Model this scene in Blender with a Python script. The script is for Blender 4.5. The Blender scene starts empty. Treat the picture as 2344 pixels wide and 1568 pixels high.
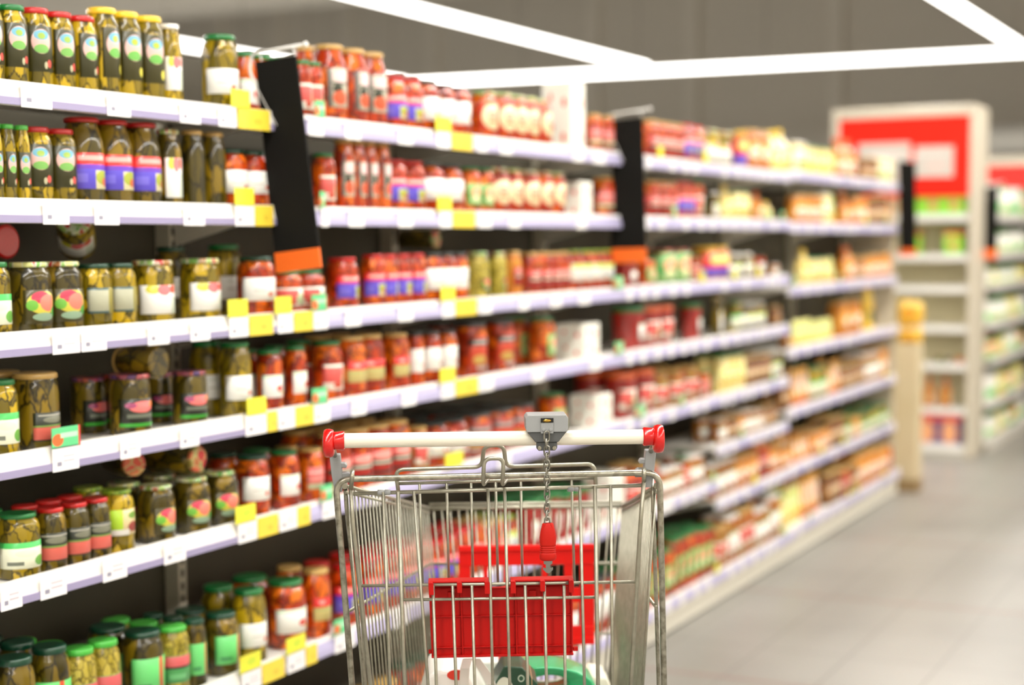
import bpy, bmesh, math, random
from mathutils import Vector, Matrix
random.seed(7)
SC = bpy.context.scene; COL = SC.collection
R_ = math.radians
# ------------------------------------------------------------------ camera
F = 3700.0; PSI = math.atan(1848/3700.0); PIT = R_(5.2); ROL = R_(.5)
CAM = Vector((2.05, 0, 1.4)); CX, CY = 1167.37, 889.91
FH = Vector((-math.sin(PSI), math.cos(PSI), 0)); RH = Vector((math.cos(PSI), math.sin(PSI), 0)); ZZ = Vector((0, 0, 1))
FW = FH*math.cos(PIT) - ZZ*math.sin(PIT); UP = ZZ*math.cos(PIT) + FH*math.sin(PIT)
RR = RH*math.cos(ROL) - UP*math.sin(ROL); UU = UP*math.cos(ROL) + RH*math.sin(ROL)
cd = bpy.data.cameras.new('camera'); co = bpy.data.objects.new('camera', cd); COL.objects.link(co)
cd.sensor_width = 36; cd.lens = F/2344*36; cd.shift_x = (1172-CX)/2344; cd.shift_y = (CY-784)/2344
cd.clip_start = .05; cd.clip_end = 200
M3 = Matrix((RR, UU, -FW)).transposed()
co.matrix_world = Matrix.Translation(CAM) @ M3.to_4x4()
cd.dof.use_dof = True; cd.dof.focus_distance = 2.55; cd.dof.aperture_fstop = 2.0; cd.dof.aperture_blades = 0
SC.camera = co
SC.view_settings.view_transform = 'Standard'; SC.view_settings.look = 'None'
SC.view_settings.exposure = 0.38; SC.view_settings.gamma = 1; SC.view_settings.use_curve_mapping = False
w = bpy.data.worlds.new('world'); SC.world = w; w.use_nodes = True
w.node_tree.nodes['Background'].inputs[0].default_value = (1, .95, .86, 1)
w.node_tree.nodes['Background'].inputs[1].default_value = .25
LAMP_W = 15.0          # watts per metre of linear luminaire
LAMP_COL = (1, .965, .91)

def ray(x, y): return FW + RR*((x-CX)/F) - UU*((y-CY)/F)
def onX(x, y, X): r = ray(x, y); return CAM + r*((X-CAM.x)/r.x)
def onY(x, y, Y): r = ray(x, y); return CAM + r*((Y-CAM.y)/r.y)
def onZ(x, y, Z): r = ray(x, y); return CAM + r*((Z-CAM.z)/r.z)

# ------------------------------------------------------------------ materials
def hexc(r, g, b):
    f = lambda c: (c/255/12.92) if c/255 <= .04045 else ((c/255+.055)/1.055)**2.4
    return (f(r), f(g), f(b), 1)
MC = {}
def mat(name, rgb, rough=.5, metal=0, coat=0, emit=0, spec=.5):
    if name in MC: return MC[name]
    m = bpy.data.materials.new(name); m.use_nodes = True; p = m.node_tree.nodes['Principled BSDF']
    c = hexc(*rgb); p.inputs['Base Color'].default_value = c
    p.inputs['Roughness'].default_value = rough; p.inputs['Metallic'].default_value = metal
    p.inputs['Coat Weight'].default_value = coat; p.inputs['Specular IOR Level'].default_value = spec
    if emit: p.inputs['Emission Color'].default_value = (*LAMP_COL, 1); p.inputs['Emission Strength'].default_value = emit
    MC[name] = m; return m
def nd(m, t, **k):
    n = m.node_tree.nodes.new(t)
    for a, b in k.items(): setattr(n, a, b)
    return n
def noisy(name, rgb1, rgb2, rough=.5, scale=20, metal=0, detail=3, coat=0, lo=.35, hi=.65):
    if name in MC: return MC[name]
    m = mat(name, rgb1, rough, metal, coat); L = m.node_tree.links; p = m.node_tree.nodes['Principled BSDF']
    tc = nd(m, 'ShaderNodeTexCoord'); n = nd(m, 'ShaderNodeTexNoise'); n.inputs['Scale'].default_value = scale; n.inputs['Detail'].default_value = detail
    r = nd(m, 'ShaderNodeValToRGB'); r.color_ramp.elements[0].color = hexc(*rgb1); r.color_ramp.elements[1].color = hexc(*rgb2)
    r.color_ramp.elements[0].position = lo; r.color_ramp.elements[1].position = hi
    L.new(tc.outputs['Object'], n.inputs['Vector']); L.new(n.outputs['Fac'], r.inputs['Fac']); L.new(r.outputs['Color'], p.inputs['Base Color'])
    return m
def contents(name, cols, sc=(5, 5, 7), rough=.3):
    """things packed behind glass: voronoi lumps, colours per lump, dark brine between them"""
    if name in MC: return MC[name]
    m = mat(name, cols[0], rough, 0, .6, spec=.3); L = m.node_tree.links; p = m.node_tree.nodes['Principled BSDF']
    tc = nd(m, 'ShaderNodeTexCoord'); oi = nd(m, 'ShaderNodeObjectInfo'); mp = nd(m, 'ShaderNodeMapping')
    mp.inputs['Scale'].default_value = sc
    mul = nd(m, 'ShaderNodeVectorMath', operation='SCALE'); mul.inputs[0].default_value = (37, 51, 23)
    L.new(oi.outputs['Random'], mul.inputs['Scale']); L.new(mul.outputs[0], mp.inputs['Location']); L.new(tc.outputs['Object'], mp.inputs['Vector'])
    v = nd(m, 'ShaderNodeTexVoronoi'); v.inputs['Scale'].default_value = 1
    v2 = nd(m, 'ShaderNodeTexVoronoi', feature='DISTANCE_TO_EDGE'); v2.inputs['Scale'].default_value = 1
    wn = nd(m, 'ShaderNodeTexNoise'); wn.inputs['Scale'].default_value = 2.2; wn.inputs['Detail'].default_value = 2; L.new(mp.outputs[0], wn.inputs['Vector'])
    wa = nd(m, 'ShaderNodeVectorMath', operation='MULTIPLY_ADD'); wa.inputs[1].default_value = (.55, .55, .55); L.new(wn.outputs['Color'], wa.inputs[0]); L.new(mp.outputs[0], wa.inputs[2])
    L.new(wa.outputs[0], v.inputs['Vector']); L.new(wa.outputs[0], v2.inputs['Vector'])
    sp = nd(m, 'ShaderNodeSeparateColor'); L.new(v.outputs['Color'], sp.inputs[0])
    r = nd(m, 'ShaderNodeValToRGB'); r.color_ramp.elements[0].color = hexc(*cols[1]); r.color_ramp.elements[1].color = hexc(*cols[3])
    e = r.color_ramp.elements.new(.5); e.color = hexc(*cols[2]); L.new(sp.outputs[0], r.inputs['Fac'])
    r2 = nd(m, 'ShaderNodeValToRGB'); r2.color_ramp.elements[0].position = .0; r2.color_ramp.elements[1].position = .09
    L.new(v2.outputs['Distance'], r2.inputs['Fac'])
    mx = nd(m, 'ShaderNodeMix', data_type='RGBA'); mx.inputs[6].default_value = hexc(*cols[0])
    L.new(r2.outputs['Color'], mx.inputs[0]); L.new(r.outputs['Color'], mx.inputs[7]); L.new(mx.outputs[2], p.inputs['Base Color'])
    return m
def labelmat(name, base, zones, rough=.4):
    """printed paper: zones are (kind, u, v, half width, half height, rgb)"""
    if name in MC: return MC[name]
    m = mat(name, base, rough, 0, .2); L = m.node_tree.links; p = m.node_tree.nodes['Principled BSDF']
    uv = nd(m, 'ShaderNodeUVMap'); cur = None
    for k, u, v, hw, hh, c in zones:
        s = nd(m, 'ShaderNodeVectorMath', operation='SUBTRACT'); s.inputs[1].default_value = (u, v, 0); L.new(uv.outputs[0], s.inputs[0])
        d = nd(m, 'ShaderNodeVectorMath', operation='DIVIDE'); d.inputs[1].default_value = (hw, hh, 1); L.new(s.outputs[0], d.inputs[0])
        if k == 'e':
            ln = nd(m, 'ShaderNodeVectorMath', operation='LENGTH'); L.new(d.outputs[0], ln.inputs[0]); o = ln.outputs['Value']
        else:
            a = nd(m, 'ShaderNodeVectorMath', operation='ABSOLUTE'); L.new(d.outputs[0], a.inputs[0])
            sx = nd(m, 'ShaderNodeSeparateXYZ'); L.new(a.outputs[0], sx.inputs[0])
            mm = nd(m, 'ShaderNodeMath', operation='MAXIMUM'); L.new(sx.outputs[0], mm.inputs[0]); L.new(sx.outputs[1], mm.inputs[1]); o = mm.outputs[0]
        lt = nd(m, 'ShaderNodeMath', operation='LESS_THAN'); lt.inputs[1].default_value = 1; L.new(o, lt.inputs[0])
        mx = nd(m, 'ShaderNodeMix', data_type='RGBA'); L.new(lt.outputs[0], mx.inputs[0]); mx.inputs[7].default_value = hexc(*c)
        if cur is None: mx.inputs[6].default_value = hexc(*base)
        else: L.new(cur, mx.inputs[6])
        cur = mx.outputs[2]
    if cur: L.new(cur, p.inputs['Base Color'])
    return m

# ------------------------------------------------------------------ mesh helpers
def box(bm, x0, x1, y0, y1, z0, z1, mi=0):
    vs = [bm.verts.new(c) for c in [(x0,y0,z0),(x1,y0,z0),(x1,y1,z0),(x0,y1,z0),(x0,y0,z1),(x1,y0,z1),(x1,y1,z1),(x0,y1,z1)]]
    for f in [(3,2,1,0),(4,5,6,7),(0,1,5,4),(1,2,6,5),(2,3,7,6),(3,0,4,7)]:
        fc = bm.faces.new([vs[i] for i in f]); fc.material_index = mi
    return vs
def prism(bm, poly, a0, a1, axis='y', mi=0):
    """extrude a 2-D outline along an axis; poly is (x,z) for y, (y,z) for x, (x,y) for z"""
    def P(p, a): return {'y': (p[0], a, p[1]), 'x': (a, p[0], p[1]), 'z': (p[0], p[1], a)}[axis]
    A = [bm.verts.new(P(p, a0)) for p in poly]; B = [bm.verts.new(P(p, a1)) for p in poly]; n = len(poly)
    fs = [bm.faces.new(A), bm.faces.new(B[::-1])] + [bm.faces.new([A[i], B[i], B[(i+1) % n], A[(i+1) % n]]) for i in range(n)]
    for f in fs: f.material_index = mi
def lathe(bm, prof, n=20, c=(0, 0, 0), axis='z', cap=True, mi=0):
    rings = []
    for r, h in prof:
        ring = []
        for i in range(n):
            a = 2*math.pi*i/n; u, v = r*math.cos(a), r*math.sin(a)
            p = {'z': (u, v, h), 'x': (h, u, v), 'y': (u, h, v)}[axis]
            ring.append(bm.verts.new((p[0]+c[0], p[1]+c[1], p[2]+c[2])))
        rings.append(ring)
    for a, b in zip(rings, rings[1:]):
        for i in range(n):
            f = bm.faces.new([a[i], a[(i+1) % n], b[(i+1) % n], b[i]]); f.smooth = True; f.material_index = mi
    if cap:
        f = bm.faces.new(rings[0][::-1]); f.material_index = mi; f = bm.faces.new(rings[-1]); f.material_index = mi
def rnd(pts, rad, n=5, closed=False):
    pts = [Vector(p) for p in pts]; out = []
    N = len(pts)
    for i, p in enumerate(pts):
        if not closed and i in (0, N-1): out.append(p); continue
        a, b = pts[i-1], pts[(i+1) % N]; d1 = a-p; d2 = b-p
        t = min(rad, d1.length*.49, d2.length*.49); p1 = p+d1.normalized()*t; p2 = p+d2.normalized()*t
        for k in range(n+1):
            s = k/n; out.append(p1*(1-s)**2 + p*2*s*(1-s) + p2*s*s)
    return out
def tube(bm, pts, r, n=8, closed=False, mi=0):
    pts = [Vector(p) for p in pts]; N = len(pts); rings = []; up = None
    for i, p in enumerate(pts):
        if closed: t = (pts[(i+1) % N]-pts[i-1]).normalized()
        else: t = (pts[min(i+1, N-1)]-pts[max(i-1, 0)]).normalized()
        if up is None: up = t.orthogonal().normalized()
        else:
            up = up - t*up.dot(t)
            up = up.normalized() if up.length > 1e-6 else t.orthogonal().normalized()
        s = t.cross(up)
        rings.append([bm.verts.new(p+(up*math.cos(2*math.pi*k/n)+s*math.sin(2*math.pi*k/n))*r) for k in range(n)])
    m = N if closed else N-1
    for i in range(m):
        a, b = rings[i], rings[(i+1) % N]
        for k in range(n):
            f = bm.faces.new([a[k], a[(k+1) % n], b[(k+1) % n], b[k]]); f.smooth = True; f.material_index = mi
    if not closed:
        bm.faces.new(rings[0][::-1]).material_index = mi; bm.faces.new(rings[-1]).material_index = mi
def mesh(name, bm, mats, bevel=0):
    bmesh.ops.recalc_face_normals(bm, faces=bm.faces)
    me = bpy.data.meshes.new(name); bm.to_mesh(me); bm.free()
    for m in (mats if isinstance(mats, (list, tuple)) else [mats]): me.materials.append(m)
    return me
def obj(name, bm, mats, parent=None, bevel=0, loc=None):
    me = mesh(name, bm, mats); o = bpy.data.objects.new(name, me); COL.objects.link(o)
    if parent: o.parent = parent
    if loc: o.location = loc
    if bevel:
        b = o.modifiers.new('bevel', 'BEVEL'); b.width = bevel; b.segments = 2; b.limit_method = 'ANGLE'; b.angle_limit = R_(40)
    return o
def tag(o, label, cat, group=None, kind=None):
    o['label'] = label; o['category'] = cat
    if group: o['group'] = group
    if kind: o['kind'] = kind
    return o
def empty(name, loc, rz=0):
    o = bpy.data.objects.new(name, None); COL.objects.link(o); o.location = loc; o.rotation_euler = (0, 0, rz); o.empty_display_size = .1; return o
def struct(name, bm, m): o = obj(name, bm, m); o['kind'] = 'structure'; return o
def BM(): return bmesh.new()

# ------------------------------------------------------------------ room
def tilemat():
    m = mat('floor_tiles', (206, 200, 188), .36, 0, 0); L = m.node_tree.links; p = m.node_tree.nodes['Principled BSDF']
    g = nd(m, 'ShaderNodeNewGeometry'); s = nd(m, 'ShaderNodeSeparateXYZ'); L.new(g.outputs['Position'], s.inputs[0])
    def line(sock, per, off, wd):
        a = nd(m, 'ShaderNodeMath', operation='ADD'); a.inputs[1].default_value = -off+50*per; L.new(sock, a.inputs[0])
        b = nd(m, 'ShaderNodeMath', operation='MODULO'); b.inputs[1].default_value = per; L.new(a.outputs[0], b.inputs[0])
        c = nd(m, 'ShaderNodeMath', operation='LESS_THAN'); c.inputs[1].default_value = wd; L.new(b.outputs[0], c.inputs[0]); return c.outputs[0]
    l1 = line(s.outputs[0], .30, .075, .007); l2 = line(s.outputs[1], .43, .54, .007); l3 = line(s.outputs[1], 1.29, .98, .02)
    mx = nd(m, 'ShaderNodeMath', operation='MAXIMUM'); L.new(l1, mx.inputs[0]); L.new(l2, mx.inputs[1])
    n = nd(m, 'ShaderNodeTexNoise'); n.inputs['Scale'].default_value = 1.1; n.inputs['Detail'].default_value = 4; L.new(g.outputs['Position'], n.inputs['Vector'])
    r = nd(m, 'ShaderNodeValToRGB'); r.color_ramp.elements[0].color = hexc(140, 137, 130); r.color_ramp.elements[1].color = hexc(152, 149, 142)
    r.color_ramp.elements[0].position = .4; r.color_ramp.elements[1].position = .6; L.new(n.outputs['Fac'], r.inputs['Fac'])
    a = nd(m, 'ShaderNodeMix', data_type='RGBA'); L.new(mx.outputs[0], a.inputs[0]); L.new(r.outputs['Color'], a.inputs[6]); a.inputs[7].default_value = hexc(120, 117, 110)
    b = nd(m, 'ShaderNodeMix', data_type='RGBA'); L.new(l3, b.inputs[0]); L.new(a.outputs[2], b.inputs[6]); b.inputs[7].default_value = hexc(142, 116, 106)
    L.new(b.outputs[2], p.inputs['Base Color']); return m
XL, XR, YN, YF, ZC = -26.0, 5.0, -5.0, 24.0, 7.0
bm = BM(); box(bm, XL, XR, YN, YF, -.1, 0); struct('floor', bm, tilemat())
WM = noisy('wall_grey', (236, 230, 218), (240, 234, 222), .8, .3)
bm = BM(); box(bm, XL, XR, YF, YF+.2, 0, ZC); struct('wall_back', bm, WM)
bm = BM(); box(bm, XL-.2, XL, YN, YF, 0, ZC); struct('wall_left', bm, WM)
bm = BM(); box(bm, XR, XR+.2, YN, YF, 0, ZC); struct('wall_right', bm, WM)
bm = BM(); box(bm, XL, XR, YN-.2, YN, 0, ZC); struct('wall_front', bm, WM)
bm = BM(); box(bm, XL, XR, YN, YF, ZC, ZC+.2); struct('ceiling', bm, mat('ceiling_grey', (120, 114, 104), .9))
TM = mat('wall_post', (246, 240, 228), .7)
for i, px in enumerate([505, 638, 800, 995, 1362, 1585, 1915]):
    X = onY(px, 250, YF).x
    bm = BM(); box(bm, X-.11, X+.11, YF-.12, YF-.002, 0, ZC-.002); struct('trim_%d' % (i+1), bm, TM)
zb = onY(370, 34, 18).z
bm = BM(); box(bm, -25.98, -4.6, 17.8, 18.5, zb, zb+.55); o = struct('trim_8', bm, mat('beam_pale', (244, 240, 230), .7))

# ------------------------------------------------------------------ linear luminaires
LZ = 3.1
def luminaire(label, x0, y0, x1, y1, lit=True):
    L = math.hypot(x1-x0, y1-y0); a = math.atan2(y1-y0, x1-x0)
    r = empty('linear_ceiling_light', ((x0+x1)/2, (y0+y1)/2, LZ), a)
    tag(r, label, 'ceiling light', 'linear ceiling lights')
    bm = BM(); box(bm, -L/2, L/2, -.03, .03, .024, .034); obj('housing', bm, mat('lamp_housing', (225, 222, 215), .4), r)
    bm = BM(); box(bm, -L/2+.002, L/2-.002, -.032, .032, -.032, .0235); obj('diffuser', bm, mat('lamp_diffuser', (255, 252, 244), .5, emit=6), r)
    k = max(2, int(L/2.5)+1)
    for i in range(k):
        x = -L/2+.2+(L-.4)*i/(k-1); bm = BM(); box(bm, x-.002, x+.002, -.002, .002, .034, ZC-LZ)
        obj('suspension_wire', bm, mat('wire_grey', (128, 122, 112), .6), r)
    if lit:
        n = max(1, int(L/4))
        for i in range(n):
            ld = bpy.data.lights.new('lamp', 'AREA'); ld.shape = 'RECTANGLE'; ld.size = L/n*.98; ld.size_y = .06
            ld.energy = LAMP_W*L/n; ld.color = LAMP_COL
            lo = bpy.data.objects.new('lamp', ld); COL.objects.link(lo); lo.parent = r; lo.location = (-L/2+L/n*(i+.5), 0, -.034)
YB = 15.25
luminaire('long white ceiling light in upper middle running to the crossing light', -3.92, -4, -3.92, YB-.25)
luminaire('white ceiling light glimpsed behind the pickle jars at upper left', -6.67, -4, -6.67, YB-.25)
luminaire('short white ceiling light slanting across the top right corner', -.40, 9.5, -.40, YB-.1)
luminaire('white ceiling light over the empty aisle, above the trolley', 1.0, -4, 1.0, 11.5)
luminaire('added ceiling fill light over the right side of the aisle, out of view', 3.4, -4, 3.4, 12.5)  # added out of view as frontal fill for the lower shelves and floor
luminaire('added unseen ceiling light brightening the far left wall, hidden by shelving', -15, 0, -15, 14.3)  # unseen lamp, added to brighten the left wall
luminaire('farthest added ceiling light for the left wall, unseen behind the shelving', -18, 0, -18, 14.3)  # added too, so the back wall lightens towards the left
luminaire('white ceiling light in the gap left of the lone green-lidded jar', -9.42, -2, -9.42, 14.75)
luminaire('added unseen ceiling light for the left wall, behind the top shelf jars', -12.2, -1, -12.2, 14.5)  # hidden extra lamp, put in for more brightness at the left
luminaire('long white cross light spanning from jars to right edge', -18.3, 14.4, -.1, 15.62)

# ------------------------------------------------------------------ gondola
WHITE = mat('shelf_white', (238, 235, 228), .35)
BACK = noisy('back_panel_shaded', (62, 57, 42), (70, 65, 49), .6, 3)  # panel colour darkened for the shade and dark goods deep in the shelves
RAILW = mat('rail_white', (244, 240, 240), .3)
RAILL = mat('rail_lavender', (160, 152, 186), .3)
DARK = mat('slot_dark', (20, 18, 14), .8)
PLINTH = mat('plinth_white', (224, 219, 205), .45)
JY = [.99, 1.97, 2.95, 3.93, 4.91, 5.87, 6.80, 7.80, 8.80]
ZS = [1.688, 1.484, 1.25, 1.037, .81, .485, .14]
ZC_ = [1.688, 1.484, 1.25, 1.037, .81, .615, .405, .14]
ZD = [1.70, 1.474, 1.20, .93, .665, .405, .15]
BAYZ = [ZS, ZS, ZS, ZS, ZS, ZC_, ZD, ZD]
BAYL = ['white shelving bay at left edge of view with green pickle jars',
        'white shelving bay of pickles ending at the first black sign',
        'white shelving bay just right of the first black sign',
        'white shelving bay ending at the second black sign, behind the trolley',
        'white shelving bay just beyond the second black sign',
        'white shelving bay with one shelf more than its neighbours',
        'white shelving bay with lowered shelves of yellow jars',
        'farthest white shelving bay, beside the beige post']
DEP = .30
def bay(i):
    y0, y1 = JY[i], JY[i+1]; zs = BAYZ[i]
    r = empty('shelving_bay', (-.15, (y0+y1)/2, 0)); tag(r, BAYL[i], 'shelving', 'bays of the jar shelving')
    ox, oy = .15, -(y0+y1)/2
    def b(bm, *a, mi=0): box(bm, a[0]+ox, a[1]+ox, a[2]+oy, a[3]+oy, a[4], a[5], mi)
    g = .0015
    bm = BM(); b(bm, -DEP-.02, -DEP, y0+g, y1-g, .02, 1.83); obj('back_panel', bm, BACK, r)
    bm = BM(); b(bm, -DEP+.0015, -DEP+.04, y1-.03, y1-g, .1, 1.80)
    for k in range(56): b(bm, -DEP+.0395, -DEP+.041, y1-.021, y1-.012, .13+k*.03, .148+k*.03, mi=1)
    obj('upright', bm, [mat('upright_grey', (196, 190, 172), .4), DARK], r)
    bm = BM(); b(bm, -.0+.012, .022, y0+g, y1-g, .012, zs[-1]-.05); b(bm, -DEP, .012, y0+g, y1-g, .03, .045); obj('plinth', bm, PLINTH, r)
    bm = BM(); b(bm, -.02, .008, y0+g, y1-g, 0, .03); obj('kick_strip', bm, mat('kick_grey', (150, 146, 132), .6), r)
    for z in zs:
        last = z == zs[-1]; xo = .03 if last else 0
        bm = BM(); b(bm, -DEP+.041, -.004+xo, y0+g, y1-g, z-.022, z-.012)
        prism(bm, [(-.004+ox+xo, z), (.004+ox+xo, z), (.010+ox+xo, z-.028), (.010+ox+xo, z-.044), (-.004+ox+xo, z-.044)], y0+oy+g, y1+oy-g, 'y')
        s = obj('shelf', bm, WHITE, r)
        bm = BM(); prism(bm, [(.0101+ox+xo, z-.0295), (.0125+ox+xo, z-.030), (.0125+ox+xo, z-.043), (.0101+ox+xo, z-.0435)], y0+oy+.004, y1+oy-.004, 'y')
        if i >= 2: prism(bm, [(.0050+ox+xo, z-.010), (.0072+ox+xo, z-.010), (.0125+ox+xo, z-.0299), (.0102+ox+xo, z-.0290)], y0+oy+.004, y1+oy-.004, 'y')
        obj('price_rail', bm, RAILL if i < 2 else mat('rail_lavender_light', (184, 178, 212), .3), s)
        if not last:
            bm = BM()
            prism(bm, [(-DEP+.041+ox, z-.023), (-.03+ox, z-.023), (-.05+ox, z-.030), (-DEP+.041+ox, z-.085)], y1+oy-.010, y1+oy-.006, 'y')
            obj('bracket', bm, mat('bracket_white', (214, 209, 196), .4), r); bm = BM()
            prism(bm, [(-DEP+.041+ox, z-.023), (-.03+ox, z-.023), (-.05+ox, z-.030), (-DEP+.041+ox, z-.085)], y0+oy+.006, y0+oy+.010, 'y')
            obj('bracket', bm, mat('bracket_white', (214, 209, 196), .4), r)
for i in range(8): bay(i)

# ------------------------------------------------------------------ products
G = {}
C_PK = contents('pickles_in_brine', [(30, 26, 2), (92, 80, 4), (138, 116, 8), (206, 172, 22)], (3.2, 3.2, 3.0))
C_PD = contents('dark_pickles', [(16, 14, 2), (58, 50, 6), (88, 74, 8), (140, 112, 16)], (3.0, 3.0, 2.4))
C_TM = contents('tomatoes_in_juice', [(58, 6, 0), (142, 32, 0), (196, 60, 0), (234, 116, 12)], (3.4, 3.4, 4.6))
C_SM = contents('mixed_salad', [(84, 30, 10), (176, 62, 20), (190, 120, 34), (150, 130, 40)], (6, 6, 9))
C_OL = contents('green_olives', [(70, 62, 14), (140, 128, 34), (176, 156, 50), (205, 185, 80)], (5, 5, 8))
C_YE = contents('pale_sauce', [(214, 190, 110), (236, 214, 130), (244, 230, 170), (226, 190, 80)], (3, 3, 3))
C_OR = contents('orange_sauce', [(170, 90, 20), (206, 128, 34), (220, 150, 50), (190, 100, 20)], (3, 3, 4))
C_BR = contents('brown_preserve', [(60, 36, 14), (110, 70, 26), (150, 100, 40), (90, 50, 20)], (4, 4, 5))
C_PR = noisy('red_paste', (150, 20, 10), (170, 30, 14), .3, 4, coat=.8)
LID = {k: noisy('lid_'+k, c, c2, .3, 30, coat=.4) for k, c, c2 in [
    ('green', (14, 106, 46), (18, 120, 54)), ('dark', (8, 58, 38), (12, 68, 46)), ('lime', (70, 176, 60), (80, 188, 70)),
    ('red', (188, 18, 16), (204, 26, 24)), ('yellow', (238, 196, 40), (246, 206, 50)), ('gold', (196, 156, 84), (206, 168, 96)),
    ('white', (232, 230, 224), (240, 238, 232)), ('black', (34, 42, 40), (44, 52, 50)), ('orange', (226, 96, 40), (236, 110, 50))]}
LID['multi'] = contents('lid_multi', [(230, 230, 210), (200, 40, 40), (90, 170, 70), (235, 225, 150)], (5, 5, 3))
LID['purple'] = contents('lid_purple', [(60, 30, 40), (180, 40, 60), (80, 60, 110), (200, 90, 60)], (5, 5, 3))
LID['herb'] = contents('lid_herb', [(60, 90, 20), (150, 180, 40), (110, 150, 40), (190, 200, 70)], (7, 7, 3))
W_, K_, GR, RD, BL = (244, 243, 236), (26, 28, 20), (90, 190, 90), (222, 40, 36), (98, 84, 208)
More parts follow.
